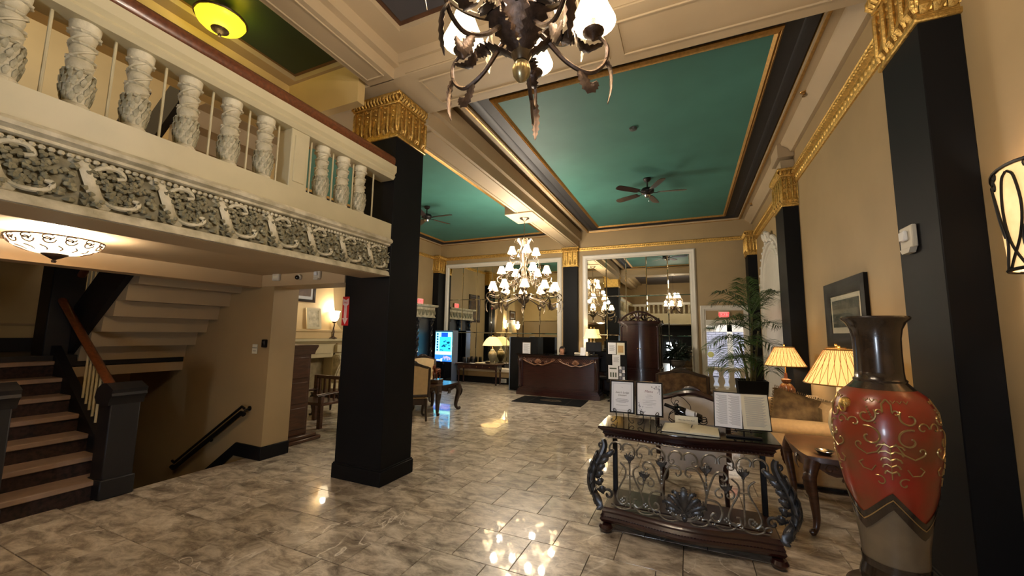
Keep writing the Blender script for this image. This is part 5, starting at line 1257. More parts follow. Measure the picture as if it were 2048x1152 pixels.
# table lamps with pleated shades
def pleat_lamp(label, loc, r0, r1, hs_, zb, base_prof, base_m, power, flutes=12, cross=True):
    """zb = shade bottom above the foot"""
    t = thing('table_lamp', label, 'lamp', loc)
    g = G(); g.lathe(base_prof, 72 if flutes else 28, flute=(lambda a, z: .07*math.cos(flutes*a)) if flutes else None); ob('base', g, base_m, t)
    g = G(); g.cyl((0, 0, base_prof[-1][1]-.01), (0, 0, zb+hs_+.01), .007, n=8); g.ball((0, 0, zb+hs_+.03), .013, 10, 6); ob('stem', g, M_GOLDD, t)
    n = 72; g = G(); V = []
    for i in range(2*n):
        a = PI*i/n; k = 1.0 if i % 2 else .965
        V += [(r0*k*math.cos(a), r0*k*math.sin(a), zb), (r1*k*math.cos(a), r1*k*math.sin(a), zb+hs_)]
    g.add(V, [(2*i, 2*((i+1) % (2*n)), 2*((i+1) % (2*n))+1, 2*i+1) for i in range(2*n)]); ob('shade', g, M_PLEAT, t, smooth=False)
    g = G()
    if cross:
        for i in range(26):      # gathered folds crossing in long diamonds
            for s in (-1, 1):
                a0 = 2*PI*i/26; a1 = a0+s*.2
                P = [((r0+(r1-r0)*q)*1.006*math.cos(a0+(a1-a0)*q), (r0+(r1-r0)*q)*1.006*math.sin(a0+(a1-a0)*q), zb+hs_*q) for q in (0, .25, .5, .75, 1)]
                g.tube(P, .0021, 4)
    ob('shade_folds', g, M_PLEATD, t)
    g = G()
    for r, z in ((r0, zb), (r1, zb+hs_)): g.tube([(r*1.005*math.cos(a), r*1.005*math.sin(a), z) for a in [2*PI*i/40 for i in range(40)]], .006, 6, closed=True)
    ob('shade_trim', g, M_GOLDD, t)
    lamp('lamp_bulb', (loc[0], loc[1], loc[2]+zb+hs_*.45), power, WARM, .045); return t
URN = [(0, 0), (.07, 0), (.075, .015), (.05, .03), (.045, .05), (.085, .10), (.10, .16), (.095, .21), (.06, .265), (.035, .285), (.05, .295), (.05, .305), (.02, .315), (.012, .33), (0, .33)]
M_RIBBED = mat('ribbed_copper_glaze', (122, 78, 50), .3, scale=9, col2=(84, 46, 30), coat=.4)
pleat_lamp('pleated-shade table lamp with ribbed copper base, by the far black pilaster', (1.225, 6.68, .682), .245, .115, .255, .52, URN[:-4]+[(.05, .305), (.06, .33), (.02, .345), (.015, .42), (0, .42)], M_RIBBED, 5, 18)
CREAMB = [(0, 0), (.08, 0), (.085, .02), (.06, .04), (.10, .12), (.115, .22), (.10, .32), (.06, .38), (.04, .42), (.055, .44), (.03, .46), (.012, .5), (0, .5)]
pleat_lamp('biggest pleated-shade lamp, with cream base, half hidden by the red vase', (1.235, 4.48, .622), .275, .11, .30, .57, CREAMB, M_CREAM, 6, False)
pleat_lamp('pleated-shade lamp directly behind the biggest lamp, only its top showing', (1.33, 4.905, .622), .145, .075, .17, .71, [(0, 0), (.06, 0), (.06, .02), (.02, .04), (.03, .3), (.02, .55), (0, .6)], M_CREAM, 2, False)
tag(ob('trinket_dish', G().lathe([(0, 0), (.04, 0), (.05, .012), (.07, .03), (.066, .032), (.045, .015), (0, .012)], 20), M_VDARK, None, loc=(1.02, 4.25, .6205)), 'small dark dish on the brown carved side table by the vase', 'dish')

# palm in a black planter
pl = thing('potted_palm', 'tall palm in a dark tapered planter at the far right', 'plant', (1.0, 8.3, 0))
g = G(); g.prism([(-.17, -.17), (.17, -.17), (.17, .17), (-.17, .17)], 0, .02, 'xy')
V = [(-.17, -.17, .02), (.17, -.17, .02), (.17, .17, .02), (-.17, .17, .02), (-.235, -.235, .83), (.235, -.235, .83), (.235, .235, .83), (-.235, .235, .83), (-.21, -.21, .83), (.21, -.21, .83), (.21, .21, .83), (-.21, .21, .83), (-.2, -.2, .76), (.2, -.2, .76), (.2, .2, .76), (-.2, .2, .76)]
F = [(i, (i+1) % 4, 4+(i+1) % 4, 4+i) for i in range(4)]+[(4+i, 4+(i+1) % 4, 8+(i+1) % 4, 8+i) for i in range(4)]+[(8+i, 8+(i+1) % 4, 12+(i+1) % 4, 12+i) for i in range(4)]+[(12, 13, 14, 15)]
g.add(V, F); ob('planter', g, M_BLACK, pl, smooth=False)
rr = random.Random(21)
fr_n = 0
for (sx, sy, lx_, ly_, zt) in ((0, 0, .06, -.02, 2.0), (.05, .05, .12, .1, 1.7), (-.05, .03, -.1, .05, 1.5)):
    g = G(); g.tube(cr([(sx, sy, .76), (sx+lx_*.3, sy+ly_*.3, 1.1), (sx+lx_, sy+ly_, zt)], 5), lambda t: .026-.01*t, 8)
    for j in range(7): z = .85+j*(zt-.85)/7; q = (z-.76)/(zt-.76); g.lathe([(.028-.01*q, 0), (.031-.01*q, .01), (.028-.01*q, .02)], 8, (sx+lx_*q*q, sy+ly_*q*q, z))
    ob('cane', g, mat('palm_cane', (96, 92, 52), .5, var=.2, scale=9), pl)
def frond(base, az, elev, L, droop, ln):
    g = G(); c, s = math.cos(az), math.sin(az); P = []
    for i in range(17):
        t = i/16; h_ = L*t*math.cos(elev)*(1-.06*t); v_ = L*t*math.sin(elev)-droop*t*t*L
        P.append(Vector((base[0]+c*h_, base[1]+s*h_, base[2]+v_)))
    g.tube(P, lambda t: .009*(1-t)+.0015, 5)
    side = Vector((-s, c, 0))
    for i in range(27):
        t = .12+.88*i/27; k = t*16; i0 = min(15, int(k)); p = P[i0].lerp(P[i0+1], k-i0); tan = (P[i0+1]-P[i0]).normalized()
        l = ln*(math.sin(PI*(.12+.82*t))**.7)
        for q in (-1, 1):
            d = (side*q*.9+tan*rr.uniform(.45, .85)+Vector((0, 0, rr.uniform(.05, .4)))).normalized(); dr = Vector((0, 0, -1))
            a = p; b_ = p+d*l*.5+dr*l*.05; e = p+d*l*.95+dr*l*(.34+.16*rr.random())
            g.tube([a, b_, e], [.002, .0068, .0005], 4, up=tan.cross(d), t=[.001, .0012, .0004])
    g.v = [(min(x, .57), y, z) for x, y, z in g.v]
    return ob('frond', g, M_PLANT, pl)
for i, (bz, az, el, L, dr) in enumerate((
    (2.0, -1.9, 1.15, 1.0, .3), (2.0, -2.8, .95, 1.1, .45), (1.95, -1.25, .75, 1.35, .42), (2.0, 2.8, .8, 1.0, .5), (1.95, .9, 1.0, .8, .4), (2.0, 1.9, 1.2, .9, .3), (2.0, -.4, 1.1, .8, .4),
    (1.75, -2.35, .65, 1.0, .5), (1.7, 3.5, .55, .95, .5), (1.7, -1.0, .6, .9, .5), (1.7, 1.6, .7, .7, .5), (1.72, -1.75, .8, .95, .5),
    (1.5, -2.75, .45, .95, .6), (1.5, -1.7, .55, .85, .55), (1.5, 2.7, .6, .8, .6), (1.45, -.9, .5, .75, .6), (1.45, -2.2, .4, .85, .6),
    (1.25, -2.1, .3, .75, .65), (1.2, -1.2, .35, .7, .6), (1.2, -2.95, .35, .8, .65), (1.2, 2.2, .5, .6, .6))):
    frond((.05 if bz > 1.6 else .0, 0, bz), az, el, L, dr, .40)

# ------------------------------------------------------------------ far end of the hall
ar = thing('armoire', 'bow-fronted mahogany armoire with pierced arched crest below the right mirror', 'armoire', (-1.16, 11.0, 0))
def bow(hw, y0, y1, bulge, n=14): return [(-hw, y1), (-hw, y0)]+[(-hw+2*hw*i/n, y0-bulge*math.sin(PI*i/n)) for i in range(1, n)]+[(hw, y0), (hw, y1)]
g = G(); g.prism(bow(.44, -.28, .28, .12), .70, 1.90, 'xy'); ob('upper_case', g, M_WOODR, ar, ang=50)
g = G(); g.prism(bow(.49, -.31, .28, .13), .12, .66, 'xy'); ob('lower_case', g, M_WOODR, ar, ang=50)
g = G(); g.prism(bow(.50, -.33, .28, .13), .66, .70, 'xy'); g.prism(bow(.475, -.31, .28, .125), .70, .74, 'xy'); g.prism(bow(.46, -.3, .28, .12), 1.83, 1.87, 'xy'); g.prism(bow(.50, -.34, .28, .125), 1.87, 1.90, 'xy'); g.prism(bow(.53, -.36, .29, .13), 1.90, 1.94, 'xy'); g.prism(bow(.52, -.34, .28, .13), .06, .14, 'xy')
ob('cornice', g, M_WOODR, ar, ang=50)
g = G(); N_ = 16
g.tube([(-.46+.92*i/N_, -.36-.10*math.sin(PI*i/N_), 1.96+.23*math.sin(PI*i/N_)**.8) for i in range(N_+1)], .026, 8); g.tube([(-.46+.92*i/N_, -.36-.10*math.sin(PI*i/N_), 1.95) for i in range(N_+1)], .012, 6)
for s in (-1, 1):
    g.tube([(s*(.16+p[0]), -.43, 2.04+p[1]) for p in spiral(0, 0, .075, .012, 2.6, -3.4, 20)], .013, 6); g.tube([(s*(.31+p[0]), -.40, 1.995+p[1]) for p in spiral(0, 0, .045, .01, 2.6, -3.4, 18)], .011, 6)
    leaf(g, [(s*.02, -.46, 2.0), (s*.06, -.47, 2.06), (s*.09, -.46, 2.12), (s*.07, -.45, 2.15)], .03, .01, (0, -1, 0), .2)
    g.lathe([(0, 0), (.02, 0), (.03, .02), (.02, .05), (.01, .06), (.016, .075), (0, .1)], 10, (s*.49, -.33, 1.94))
leaf(g, [(0, -.45, 1.97), (0, -.48, 2.05), (0, -.47, 2.14), (0, -.46, 2.19)], .035, .012, (0, -1, 0), .2)
ob('pierced_crest', g, M_WOODR, ar)
for s in (-1, 1):
    n = 8; V = []
    for z in (.78, 1.80):
        for i in range(n+1):
            f = i/n*.48+.01; u = .43*2*f-.43 if s < 0 else .43-.43*2*f
            V.append((u, -.283-.12*math.sin(PI*(u+.44)/.88), z))
    g = G(); g.add(V, [(i, i+1, n+2+i, n+1+i) for i in range(n)]); g.add([(p[0], p[1]-.016, p[2]) for p in V], [(i, i+1, n+2+i, n+1+i) for i in range(n)]); k = 2*(n+1)
    g.f += [(i, i+1, k+i+1, k+i) for i in range(n)]+[(n+1+i, n+2+i, k+n+2+i, k+n+1+i) for i in range(n)]+[(0, n+1, k+n+1, k), (n, 2*n+1, k+2*n+1, k+n)]
    d_ = ob('door', g, M_WOODR, ar)
    g = G(); g.ball((s*.03, -.425, 1.25), .014, 8, 6); ob('knob', g, M_GOLDD, d_)
    g = G(); g.lathe([(.03, .74), (.035, .76), (.028, .8), (.028, 1.78), (.035, 1.82), (.03, 1.83)], 12, (s*.445, -.285, 0)); ob('corner_column', g, M_WOODR, ar)
g = G()
for s in (-1, 1): g.lathe([(0, 0), (.05, 0), (.065, .03), (.045, .06), (0, .06)], 14, (s*.44, -.27, 0)); g.lathe([(0, 0), (.05, 0), (.05, .06), (0, .06)], 14, (s*.44, .22, 0))
ob('foot', g, M_WOODR, ar)

pe = thing('plant_pedestal', 'short stone pedestal between armoire and far door', 'pedestal', (-.27, 11.05, 0))
g = G(); g.box(-.2, .2, -.2, .2, 0, .1, .01); g.box(-.15, .15, -.15, .15, .1, .6, .01); g.box(-.19, .19, -.19, .19, .6, .68, .015); ob('block', g, M_STONE, pe)
ur = thing('fern_urn', 'dark stone urn with a bushy dark green plant beside the armoire', 'plant', (-.27, 11.05, .682))
g = G(); g.lathe([(0, 0), (.13, 0), (.13, .03), (.06, .06), (.05, .1), (.12, .14), (.17, .2), (.18, .26), (.205, .28), (.2, .30), (.16, .29), (0, .27)], 24); ob('urn', g, M_STONE, ur)
g = G(); rr = random.Random(9)
for i in range(230):
    a = rr.uniform(0, 2*PI); e = rr.uniform(-.15, 1.45); L = rr.uniform(.15, .36)*(.9+.25*math.sin(e)); c, s = math.cos(a)*math.cos(e), math.sin(a)*math.cos(e)
    p = Vector((c*L, s*L*.7, .34+math.sin(e)*L)); d = Vector((c, s, math.sin(e)-.5+rr.uniform(-.3, .3))).normalized()
    g.tube([p-d*.05, p+d*.02, p+d*.08], [.004, .033, .002], 5, up=(rr.uniform(-1, 1), rr.uniform(-1, 1), 1), t=[.002, .004, .001])
for i in range(26): a = rr.uniform(0, 2*PI); g.tube([(0, 0, .27), (.12*math.cos(a), .1*math.sin(a), .45), (.22*math.cos(a), .17*math.sin(a), .5+.15*rr.random())], .004, 4)
ob('foliage', g, M_PLANTD, ur)

# low white balustrade before the far door
wbz = thing('white_balustrade', 'low white baluster rail in front of the bright far door', 'balustrade', (.86, 11.62, 0))
BS = mat('balustrade_paint', (196, 184, 160), .5, var=.04, scale=6)
g = G(); g.box(-.42, .42, -.06, .06, .72, .80, .012); ob('top_rail', g, BS, wbz); g = G(); g.box(-.42, .42, -.055, .055, 0, .26, .012); ob('bottom_rail', g, BS, wbz)
g = G(); pr = [(-.09, .26), (-.09, .29), (-.05, .31), (-.055, .36), (-.085, .43), (-.07, .50), (-.045, .57), (-.045, .6), (-.06, .62), (-.045, .64), (-.075, .70), (-.09, .72)]
g.prism(pr+[(-x, z) for x, z in pr[::-1]], -.035, .035, 'xz'); bme = g.mesh('baluster', BS)
for i in range(4): ob('baluster', bme, None, wbz, loc=(-.36+.24*i, 0, 0))

# reception desk
rd = thing('reception_desk', 'mahogany reception desk with carved lattice frieze, centre far end', 'desk', (-3.1, 9.80, 0))
HW = 1.06
def curve(hw, y0, y1, b, n=16): return [(-hw, y1), (-hw, y0)]+[(-hw+2*hw*i/n, y0-b*math.sin(PI*i/n)) for i in range(1, n)]+[(hw, y0), (hw, y1)]
def slabs(nm, m, *L): 
    g = G()
    for hw, y0, y1, b, z0, z1 in L: g.prism(curve(hw, y0, y1, b), z0, z1, 'xy')
    return ob(nm, g, m, rd, ang=50)
slabs('body', M_WOODR, (HW-.06, .06, .46, .05, .2, 1.0)); slabs('top', M_BLACKG, (HW+.04, -.03, .52, .05, 1.035, 1.065)); slabs('top_moulding', M_WOODR, (HW+.01, .0, .49, .05, 1.0, 1.035), (HW-.02, .03, .47, .05, .985, 1.0))
slabs('plinth', M_WOODR, (HW+.04, -.02, .50, .05, 0, .10), (HW+.02, .0, .49, .05, .10, .14), (HW-.01, .02, .48, .05, .14, .18), (HW-.03, .04, .47, .05, .18, .21))
def fy(u): return .055-.05*math.sin(PI*(u+HW-.06)/(2*HW-.12))
g = G()
for i in range(41):
    u0 = -.9+1.8*i/40
    for s in (-1, 1):
        u1 = u0+s*.09
        if abs(u1) < .93: g.tube([(u0, fy(u0)-.006, .975), (u1, fy(u1)-.006, .86)], .006, 5)
ob('lattice', g, mat('lattice_walnut', (92, 58, 44), .35), rd)
g = G()
for c in (-.5, .5):
    pts = [(c-.42, .90), (c-.32, .85), (c-.2, .81), (c-.1, .78), (c, .80), (c+.1, .78), (c+.2, .81), (c+.32, .85), (c+.42, .90)]
    g.tube([(q[0], fy(q[0])-.014, q[1]) for q in cr([(a, b, 0) for a, b in pts], 5)], .018, 6)
    for s in (-1, 1):
        g.tube([(c+s*(.42+p[0]), fy(c+s*.42)-.014, .915+p[1]) for p in spiral(0, 0, .05, .01, PI*1.2, -2.2, 16)], .012, 6); g.tube([(c+s*(.22+p[0]), fy(c)-.014, .85+p[1]) for p in spiral(0, 0, .04, .01, PI*1.2, -2.2, 16)], .01, 6)
    for a in (-1.2, -.8, -.4, 0, .4, .8, 1.2): leaf(g, [(c, fy(c)-.01, .82), (c+.05*math.sin(a), fy(c)-.04, .82+.06*math.cos(a)), (c+.09*math.sin(a), fy(c)-.04, .82+.11*math.cos(a)), (c+.10*math.sin(a), fy(c)-.02, .82+.13*math.cos(a))], .022, .01, (0, -1, 0), .2)
ob('carved_swag', g, mat('carved_walnut', (120, 82, 58), .4, var=.2, scale=12), rd)
for s in (-1, 1):
    g = G(); x = s*(HW-.05); g.box(x-.05, x+.05, .0, .09, .2, 1.0, .012); g.tube(cr([(x, -.0, .95), (x, -.05, .88), (x, -.03, .75), (x, -.0, .6), (x, .0, .25)], 5), lambda t: .035-.014*t, 8); leaf(g, [(x, -.03, .97), (x, -.08, .9), (x, -.07, .8), (x, -.04, .7)], .04, .012, (0, -1, 0), .2); ob('corner_post', g, M_WOODR, rd)

fm = thing('floor_mat', 'black floor mat with faint oval emblem in front of the reception desk', 'mat', (-3.05, 9.18, 0), .04)
g = G(); g.box(-.82, .82, -.46, .46, .0005, .012, .004); ob('mat_sheet', g, mat('mat_rubber', (22, 22, 24), .9, var=.2, scale=40, spec=.1), fm)
g = G()
for k, (a_, b_) in enumerate(((.26, .09), (.235, .075))): g.tube([(a_*math.cos(a), b_*math.sin(a), .0125) for a in [2*PI*i/32 for i in range(32)]], .004, 4, closed=True)
for i in range(7): g.tube([(-.12+.04*i, -.02+.02*(i % 2), .0125), (-.10+.04*i, .03-.02*(i % 2), .0125)], .004, 4)
g.tube([(-.45, -.38, .0125), (-.45, .38, .0125)], .002, 4); g.tube([(.45, -.38, .0125), (.45, .38, .0125)], .002, 4)
ob('emblem', g, mat('mat_print', (86, 74, 58), .8), fm)

# behind the desk: counter with a lamp, clerk, office chair, small things on the desk
bc = thing('back_counter', 'low counter against the mirrors behind the reception desk', 'counter', (-2.34, 11.18, 0))
g = G(); g.box(-.6, .58, -.12, .12, .08, .98, .006); ob('body', g, M_WOODD, bc); g = G(); g.box(-.62, .6, -.15, .12, .98, 1.02, .008); ob('top', g, M_BLACKG, bc)
g = G(); g.box(-.6, .6, -.1, .1, 0, .08); ob('plinth', g, M_BLACK, bc)
for i in range(3): g = G(); g.box(-.60+.405*i, -.21+.405*i, -.135, -.12, .12, .94, .005); d_ = ob('door', g, M_WOODD, bc); g = G(); g.ball((-.26+.405*i, -.145, .6), .012, 8, 6); ob('knob', g, M_GOLDD, d_)
lp = thing('desk_lamp', 'gold silk square-shade lamp with dark urn base behind the reception desk', 'lamp', (-2.52, 11.17, 1.022))
g = G(); g.lathe([(0, 0), (.08, 0), (.08, .02), (.05, .035), (.06, .06), (.10, .14), (.11, .22), (.09, .28), (.04, .32), (.05, .34), (.02, .36), (.012, .42), (0, .42)], 24); ob('base', g, mat('mottled_black_glaze', (32, 28, 26), .3, scale=14, col2=(120, 108, 90)), lp)
def sq_shade(r0, r1, z0, z1):
    g = G(); n = 32; V = []
    for i in range(5):
        q = i/4; r = r0+(r1-r0)*(q**.6)
        for k in range(n):
            a = 2*PI*k/n; c, s = math.cos(a), math.sin(a); e = .55; V.append((r*math.copysign(abs(c)**e, c), r*math.copysign(abs(s)**e, s), z0+(z1-z0)*q))
    g.add(V, [(i*n+k, i*n+(k+1) % n, (i+1)*n+(k+1) % n, (i+1)*n+k) for i in range(4) for k in range(n)]); return g
ob('shade', sq_shade(.20, .125, .46, .72), M_SILKS, lp); g = G(); g.cyl((0, 0, .4), (0, 0, .75), .006, n=8); g.ball((0, 0, .765), .014, 8, 6); ob('stem', g, M_GOLDD, lp)
lamp('desk_lamp_bulb', (-2.52, 11.17, 1.6), 5, WARM, .05)
def person():
    t = thing('person', 'person with dark hair in dark clothes, seated behind the reception desk', 'person', (-3.30, 11.0, 0), 0)
    g = G(); 
    g.tube(cr([(0, .0, .46), (0, .0, .60), (0, -.02, .78), (0, -.03, .90), (0, -.03, .955), (0, -.035, 1.01)], 4), [.17, .172, .17, .168, .165, .168, .172, .178, .185, .19, .19, .185, .17, .14, .1, .07, .058, .054, .052, .052, .052], 14, up=(0, 1, 0), t=[.12]*13+[.1, .08, .06, .055, .052, .05, .05, .05])
    for s in (-1, 1):
        g.tube(cr([(s*.17, -.03, .91), (s*.235, -.03, .78), (s*.23, -.10, .64), (s*.18, -.25, .66), (s*.15, -.33, .68)], 4), lambda q: .05-.02*q, 10)
        for f in range(4): g.tube([(s*(.135+.013*f), -.33, .685), (s*(.13+.014*f), -.375, .685), (s*(.13+.013*f), -.40+.004*abs(f-1.5), .672)], [.011, .009, .006], 6)
        g.tube([(s*.13, -.32, .68), (s*.108, -.345, .68), (s*.105, -.37, .675)], [.011, .01, .006], 6)
        g.tube(cr([(s*.09, -.0, .47), (s*.10, -.22, .50), (s*.10, -.42, .47), (s*.10, -.42, .25), (s*.10, -.40, .06), (s*.10, -.46, .03), (s*.10, -.54, .02)], 4), lambda q: .082-.05*min(1, q*1.3), 10)
    ob('clothed_body', g, mat('dark_jacket', (34, 34, 42), .8), t)
    g = G(); g.lathe([(0, -.115), (.035, -.11), (.055, -.085), (.068, -.04), (.075, .01), (.074, .05), (.06, .09), (.03, .112), (0, .118)], 18); 
    for i, p in enumerate(g.v): g.v[i] = (p[0], -.035+p[1]*1.18-.006*(p[2] < -.02), 1.115+p[2])
    g.tube([(0, -.115, 1.13), (0, -.14, 1.105), (0, -.128, 1.092)], [.008, .013, .008], 8)
    for s in (-1, 1): g.ball((s*.076, -.03, 1.112), .02, 8, 6, (.4, .8, 1.2)); g.ball((s*.029, -.112, 1.128), .011, 8, 6)
    g.tube([(-.022, -.117, 1.068), (0, -.123, 1.066), (.022, -.117, 1.068)], [.003, .006, .003], 6)
    ob('head', g, mat('skin', (196, 144, 116), .5), t)
    g = G(); b0 = len(g.v); g.lathe([(.086, -.06), (.088, 0), (.084, .05), (.066, .1), (.03, .124), (0, .128)], 18, cap=False)
    for i, p in enumerate(g.v): g.v[i] = (p[0], p[1]*1.22-.032, 1.12+(max(p[2], .062) if p[1] < -.035 else p[2]))
    ob('hair', g, mat('dark_hair', (28, 22, 22), .5), t)
person()
oc = thing('office_chair', 'black rounded office chair back behind the desk, right of the lamp', 'chair', (-2.16, 10.46, 0), PI)
g = G(); g.box(-.24, .24, -.03, .04, .62, 1.17, .03); ob('backrest', g, M_IRONB, oc); g = G(); g.box(-.23, .23, -.40, -.02, .42, .50, .03); ob('seat', g, M_IRONB, oc)
g = G(); g.cyl((0, -.25, .08), (0, -.25, .43), .03); g.tube([(0, -.2, .43), (0, .03, .45), (0, .05, .7)], .02, 8)
for i in range(5): a = 2*PI*i/5; g.tube([(0, -.25, .1), (.26*math.cos(a), -.25+.26*math.sin(a), .05)], .02, 6); g.ball((.26*math.cos(a), -.25+.26*math.sin(a), .026), .025, 8, 6)
ob('base', g, M_IRONB, oc)
hd = thing('card_holder', 'white upright card holder at the right end of the reception desk', 'card', (-2.46, 9.97, 1.066), -.2)
g = G(); g.prism([(-.03, 0), (.03, 0), (.034, .006), (.012, .03), (.028, .19), (.02, .192), (-.006, .01), (-.03, .006)], -.07, .07, 'yz'); ob('stand', g, M_PAPER, hd)
mo = thing('desk_monitor', 'black monitor seen from behind at the right end of the desk', 'monitor', (-2.23, 10.2, 1.066), .15)
g = G(); g.box(-.2, .2, -.02, .02, .08, .33, .012); ob('screen', g, M_IRONB, mo); g = G(); g.box(-.03, .03, 0, .03, .0, .12, .006); g.box(-.1, .1, -.06, .09, 0, .012, .004); ob('stand', g, M_IRONB, mo)
rc = thing('receipt_printer', 'small white printer on the right end of the reception desk', 'printer', (-2.62, 10.14, 1.066), 0)
g = G(); g.box(-.09, .09, -.07, .07, 0, .06, .012); ob('case', g, M_PLAST, rc); g = G(); g.box(-.06, .06, -.05, -.0, .06, .068, .003); ob('lid', g, M_IRONB, rc)

# black leaflet stand
bs = thing('leaflet_stand', 'black notice stand with white sheets and leaflets right of the reception desk', 'stand', (-1.62, 9.95, 0), -.05)
g = G(); g.box(-.25, .25, -.012, .012, .42, 1.45, .006); ob('board', g, M_BLACK, bs); g = G(); g.cyl((0, .0, .02), (0, 0, .5), .02); g.box(-.2, .2, -.16, .16, 0, .02, .006); ob('foot', g, M_BLACK, bs)
for nm, x0, x1, z0, z1, m_, ln in (('sheet', -.20, -.01, 1.12, 1.40, M_PAPER, 6), ('sheet', .01, .20, 1.11, 1.40, M_CREAMP, 0), ('sheet', -.10, .09, .84, 1.11, M_PAPER, 5), ('poster', -.20, .04, .52, .85, M_PAPER, 0)):
    g = G(); g.box(x0, x1, -.016, -.012, z0, z1); s_ = ob(nm, g, m_, bs, smooth=False)
    g = G()
    for i in range(ln): g.box(x0+.03, x1-.03-.02*(i % 2), -.0175, -.016, z1-.07-.025*i, z1-.062-.025*i)
    if nm == 'poster':
        for xx in (-.14, -.08, -.02): g.box(xx-.018, xx+.018, -.0175, -.016, .57, .68)
        g.box(-.17, 0, -.0175, -.016, .76, .79)
    elif not ln: g.box(x0+.03, x1-.03, -.0175, -.016, z0+.05, z1-.07)
    ob('print', g, M_GREY if ln else (mat('tan_print', (190, 156, 104), .6) if nm == 'sheet' else mat('green_print', (84, 96, 84), .6)), s_, smooth=False)
for c in range(2):
    for r in range(4):
        x0 = .06+.075*c; z0 = .52+.08*r; g = G(); g.box(x0, x0+.065, -.03, -.012, z0, z0+.012, .002); g.box(x0+.004, x0+.06, -.024, -.018, z0+.01, z0+.07); ob('leaflet', g, M_PAPER if (c+r) % 2 else M_GREY, bs, smooth=False)

# black cabinet with a notice, left of the desk
bk = thing('black_cabinet', 'tall black cabinet with pale steel edge left of the reception desk', 'cabinet', (-4.25, 10.62, 0))
g = G(); g.box(-.42, .42, -.22, .22, .03, 1.48, .008); ob('body', g, M_BLACK, bk); g = G(); g.box(-.445, -.42, -.23, .22, 0, 1.49, .004); ob('side_panel', g, mat('steel_blue', (150, 166, 190), .3, metal=.5), bk)
g = G(); g.box(-.40, -.005, -.232, -.22, .08, 1.44, .004); ob('door', g, M_BLACK, bk); g = G(); g.box(.005, .40, -.232, -.22, .08, 1.44, .004); ob('door', g, M_BLACK, bk); g = G(); g.box(-.40, .40, -.2, .2, 0, .03); ob('plinth', g, M_BLACK, bk)
nt_ = thing('framed_notice', 'white framed notice fixed to the front of the tall black cabinet', 'sign', (-4.16, 10.38, 1.19))
g = G(); g.frame(-.13, .13, -.16, .16, [(0, .006), (0, -.008), (.014, -.008), (.014, .006)]); ob('frame', g, M_SILV, nt_); g = G(); g.box(-.12, .12, -.002, .004, -.15, .15); ob('sheet', g, M_PAPER, nt_, smooth=False)
g = G()
for i in range(11): g.box(-.09, .09-.03*(i % 3), -.0035, -.002, .10-.02*i, .106-.02*i)
ob('print', g, M_GREY, nt_, smooth=False)

# console table under the left mirror, with lamp and small things
lt = thing('hall_table', 'long mahogany table with turned legs below the left mirror', 'table', (-6.05, 11.12, 0))
g = G(); g.box(-.76, .76, -.22, .2, .60, .635, .006); ob('top', g, M_WOODR, lt); g = G(); g.box(-.70, .70, -.18, .17, .47, .60, .004); ob('apron', g, M_WOODR, lt)
for i in range(3): g = G(); g.box(-.66+.45*i, -.24+.45*i, -.19, -.178, .49, .58, .004); d_ = ob('drawer', g, M_WOODR, lt); g = G(); g.ball((-.45+.45*i, -.198, .535), .014, 8, 6); ob('knob', g, M_GOLDD, d_)
for sx in (-1, 1):
    for sy in (-1, 1): g = G(); g.box(sx*.66-.03, sx*.66+.03, sy*.145-.03, sy*.145+.03, .44, .60); g.lathe([(0, 0), (.018, 0), (.026, .03), (.02, .06), (.03, .12), (.026, .3), (.018, .38), (.028, .41), (.03, .44), (0, .44)], 12, (sx*.66, sy*.145, 0)); ob('leg', g, M_WOODR, lt)
tl = thing('mirror_lamp', 'pale scalloped-shade lamp with fluted urn base on the hall table below the left mirror', 'lamp', (-5.58, 11.08, .637))
g = G(); g.lathe([(0, 0), (.09, 0), (.09, .02), (.05, .04), (.08, .1), (.125, .2), (.135, .28), (.11, .36), (.06, .4), (.075, .42), (.03, .44), (.012, .52), (0, .52)], 24, flute=lambda a, z: .04*math.cos(14*a) if .05 < z < .38 else 0); ob('base', g, mat('grey_celadon', (112, 106, 86), .35, var=.2, scale=10), tl)
g = G(); g.lathe([(.31, .56), (.27, .66), (.19, .77), (.11, .83)], 40, flute=lambda a, z: .03*math.cos(16*a), cap=False); ob('shade', g, M_SILKS, tl); g = G(); g.cyl((0, 0, .5), (0, 0, .86), .006, n=8); g.ball((0, 0, .875), .014, 8, 6); ob('stem', g, M_GOLDD, tl)
lamp('hall_lamp_bulb', (-5.58, 11.08, 1.32), 5, WARM, .05)
for i in range(3):
    t = thing('votive_tin', ['small dark tin on the hall table, leftmost of three in a row', 'small dark tin on the hall table, middle of three in a row', 'small dark tin on the hall table, rightmost of three in a row'][i], 'tin', (-6.62+.16*i, 11.14, .637), group='tins on the hall table')
    g = G(); g.lathe([(0, 0), (.05, 0), (.055, .01), (.055, .13), (.05, .14), (0, .14)], 16); ob('body', g, M_IRONB, t); g = G(); g.lathe([(0, .14), (.057, .14), (.057, .16), (.02, .172), (0, .172)], 16); ob('lid', g, M_SILV, t)
for i, (x, lb) in enumerate(((-6.7, 'white leaflets fanned at the left end of the hall table'), (-6.25, 'white leaflets in the middle of the hall table'))):
    g = G()
    for k in range(3): g.box(-.09+.02*k, .09+.02*k, -.06, .06, .0006+.0016*k, .0018+.0016*k)
    tag(ob('leaflet_pile', g, M_PAPER, None, loc=(x, 10.98, .636), smooth=False), lb, 'leaflets', 'leaflets on the hall table')
bkx = tag(ob('flat_book', G().box(-.14, .14, -.08, .08, 0, .03, .004), M_CREAMP, None, loc=(-5.98, 11.05, .6355)), 'pale closed book on the hall table left of the lamp', 'book')
wv = thing('wall_vent', 'small white vent grille low on the far wall under the hall table', 'vent', (-5.32, 11.372, .11))
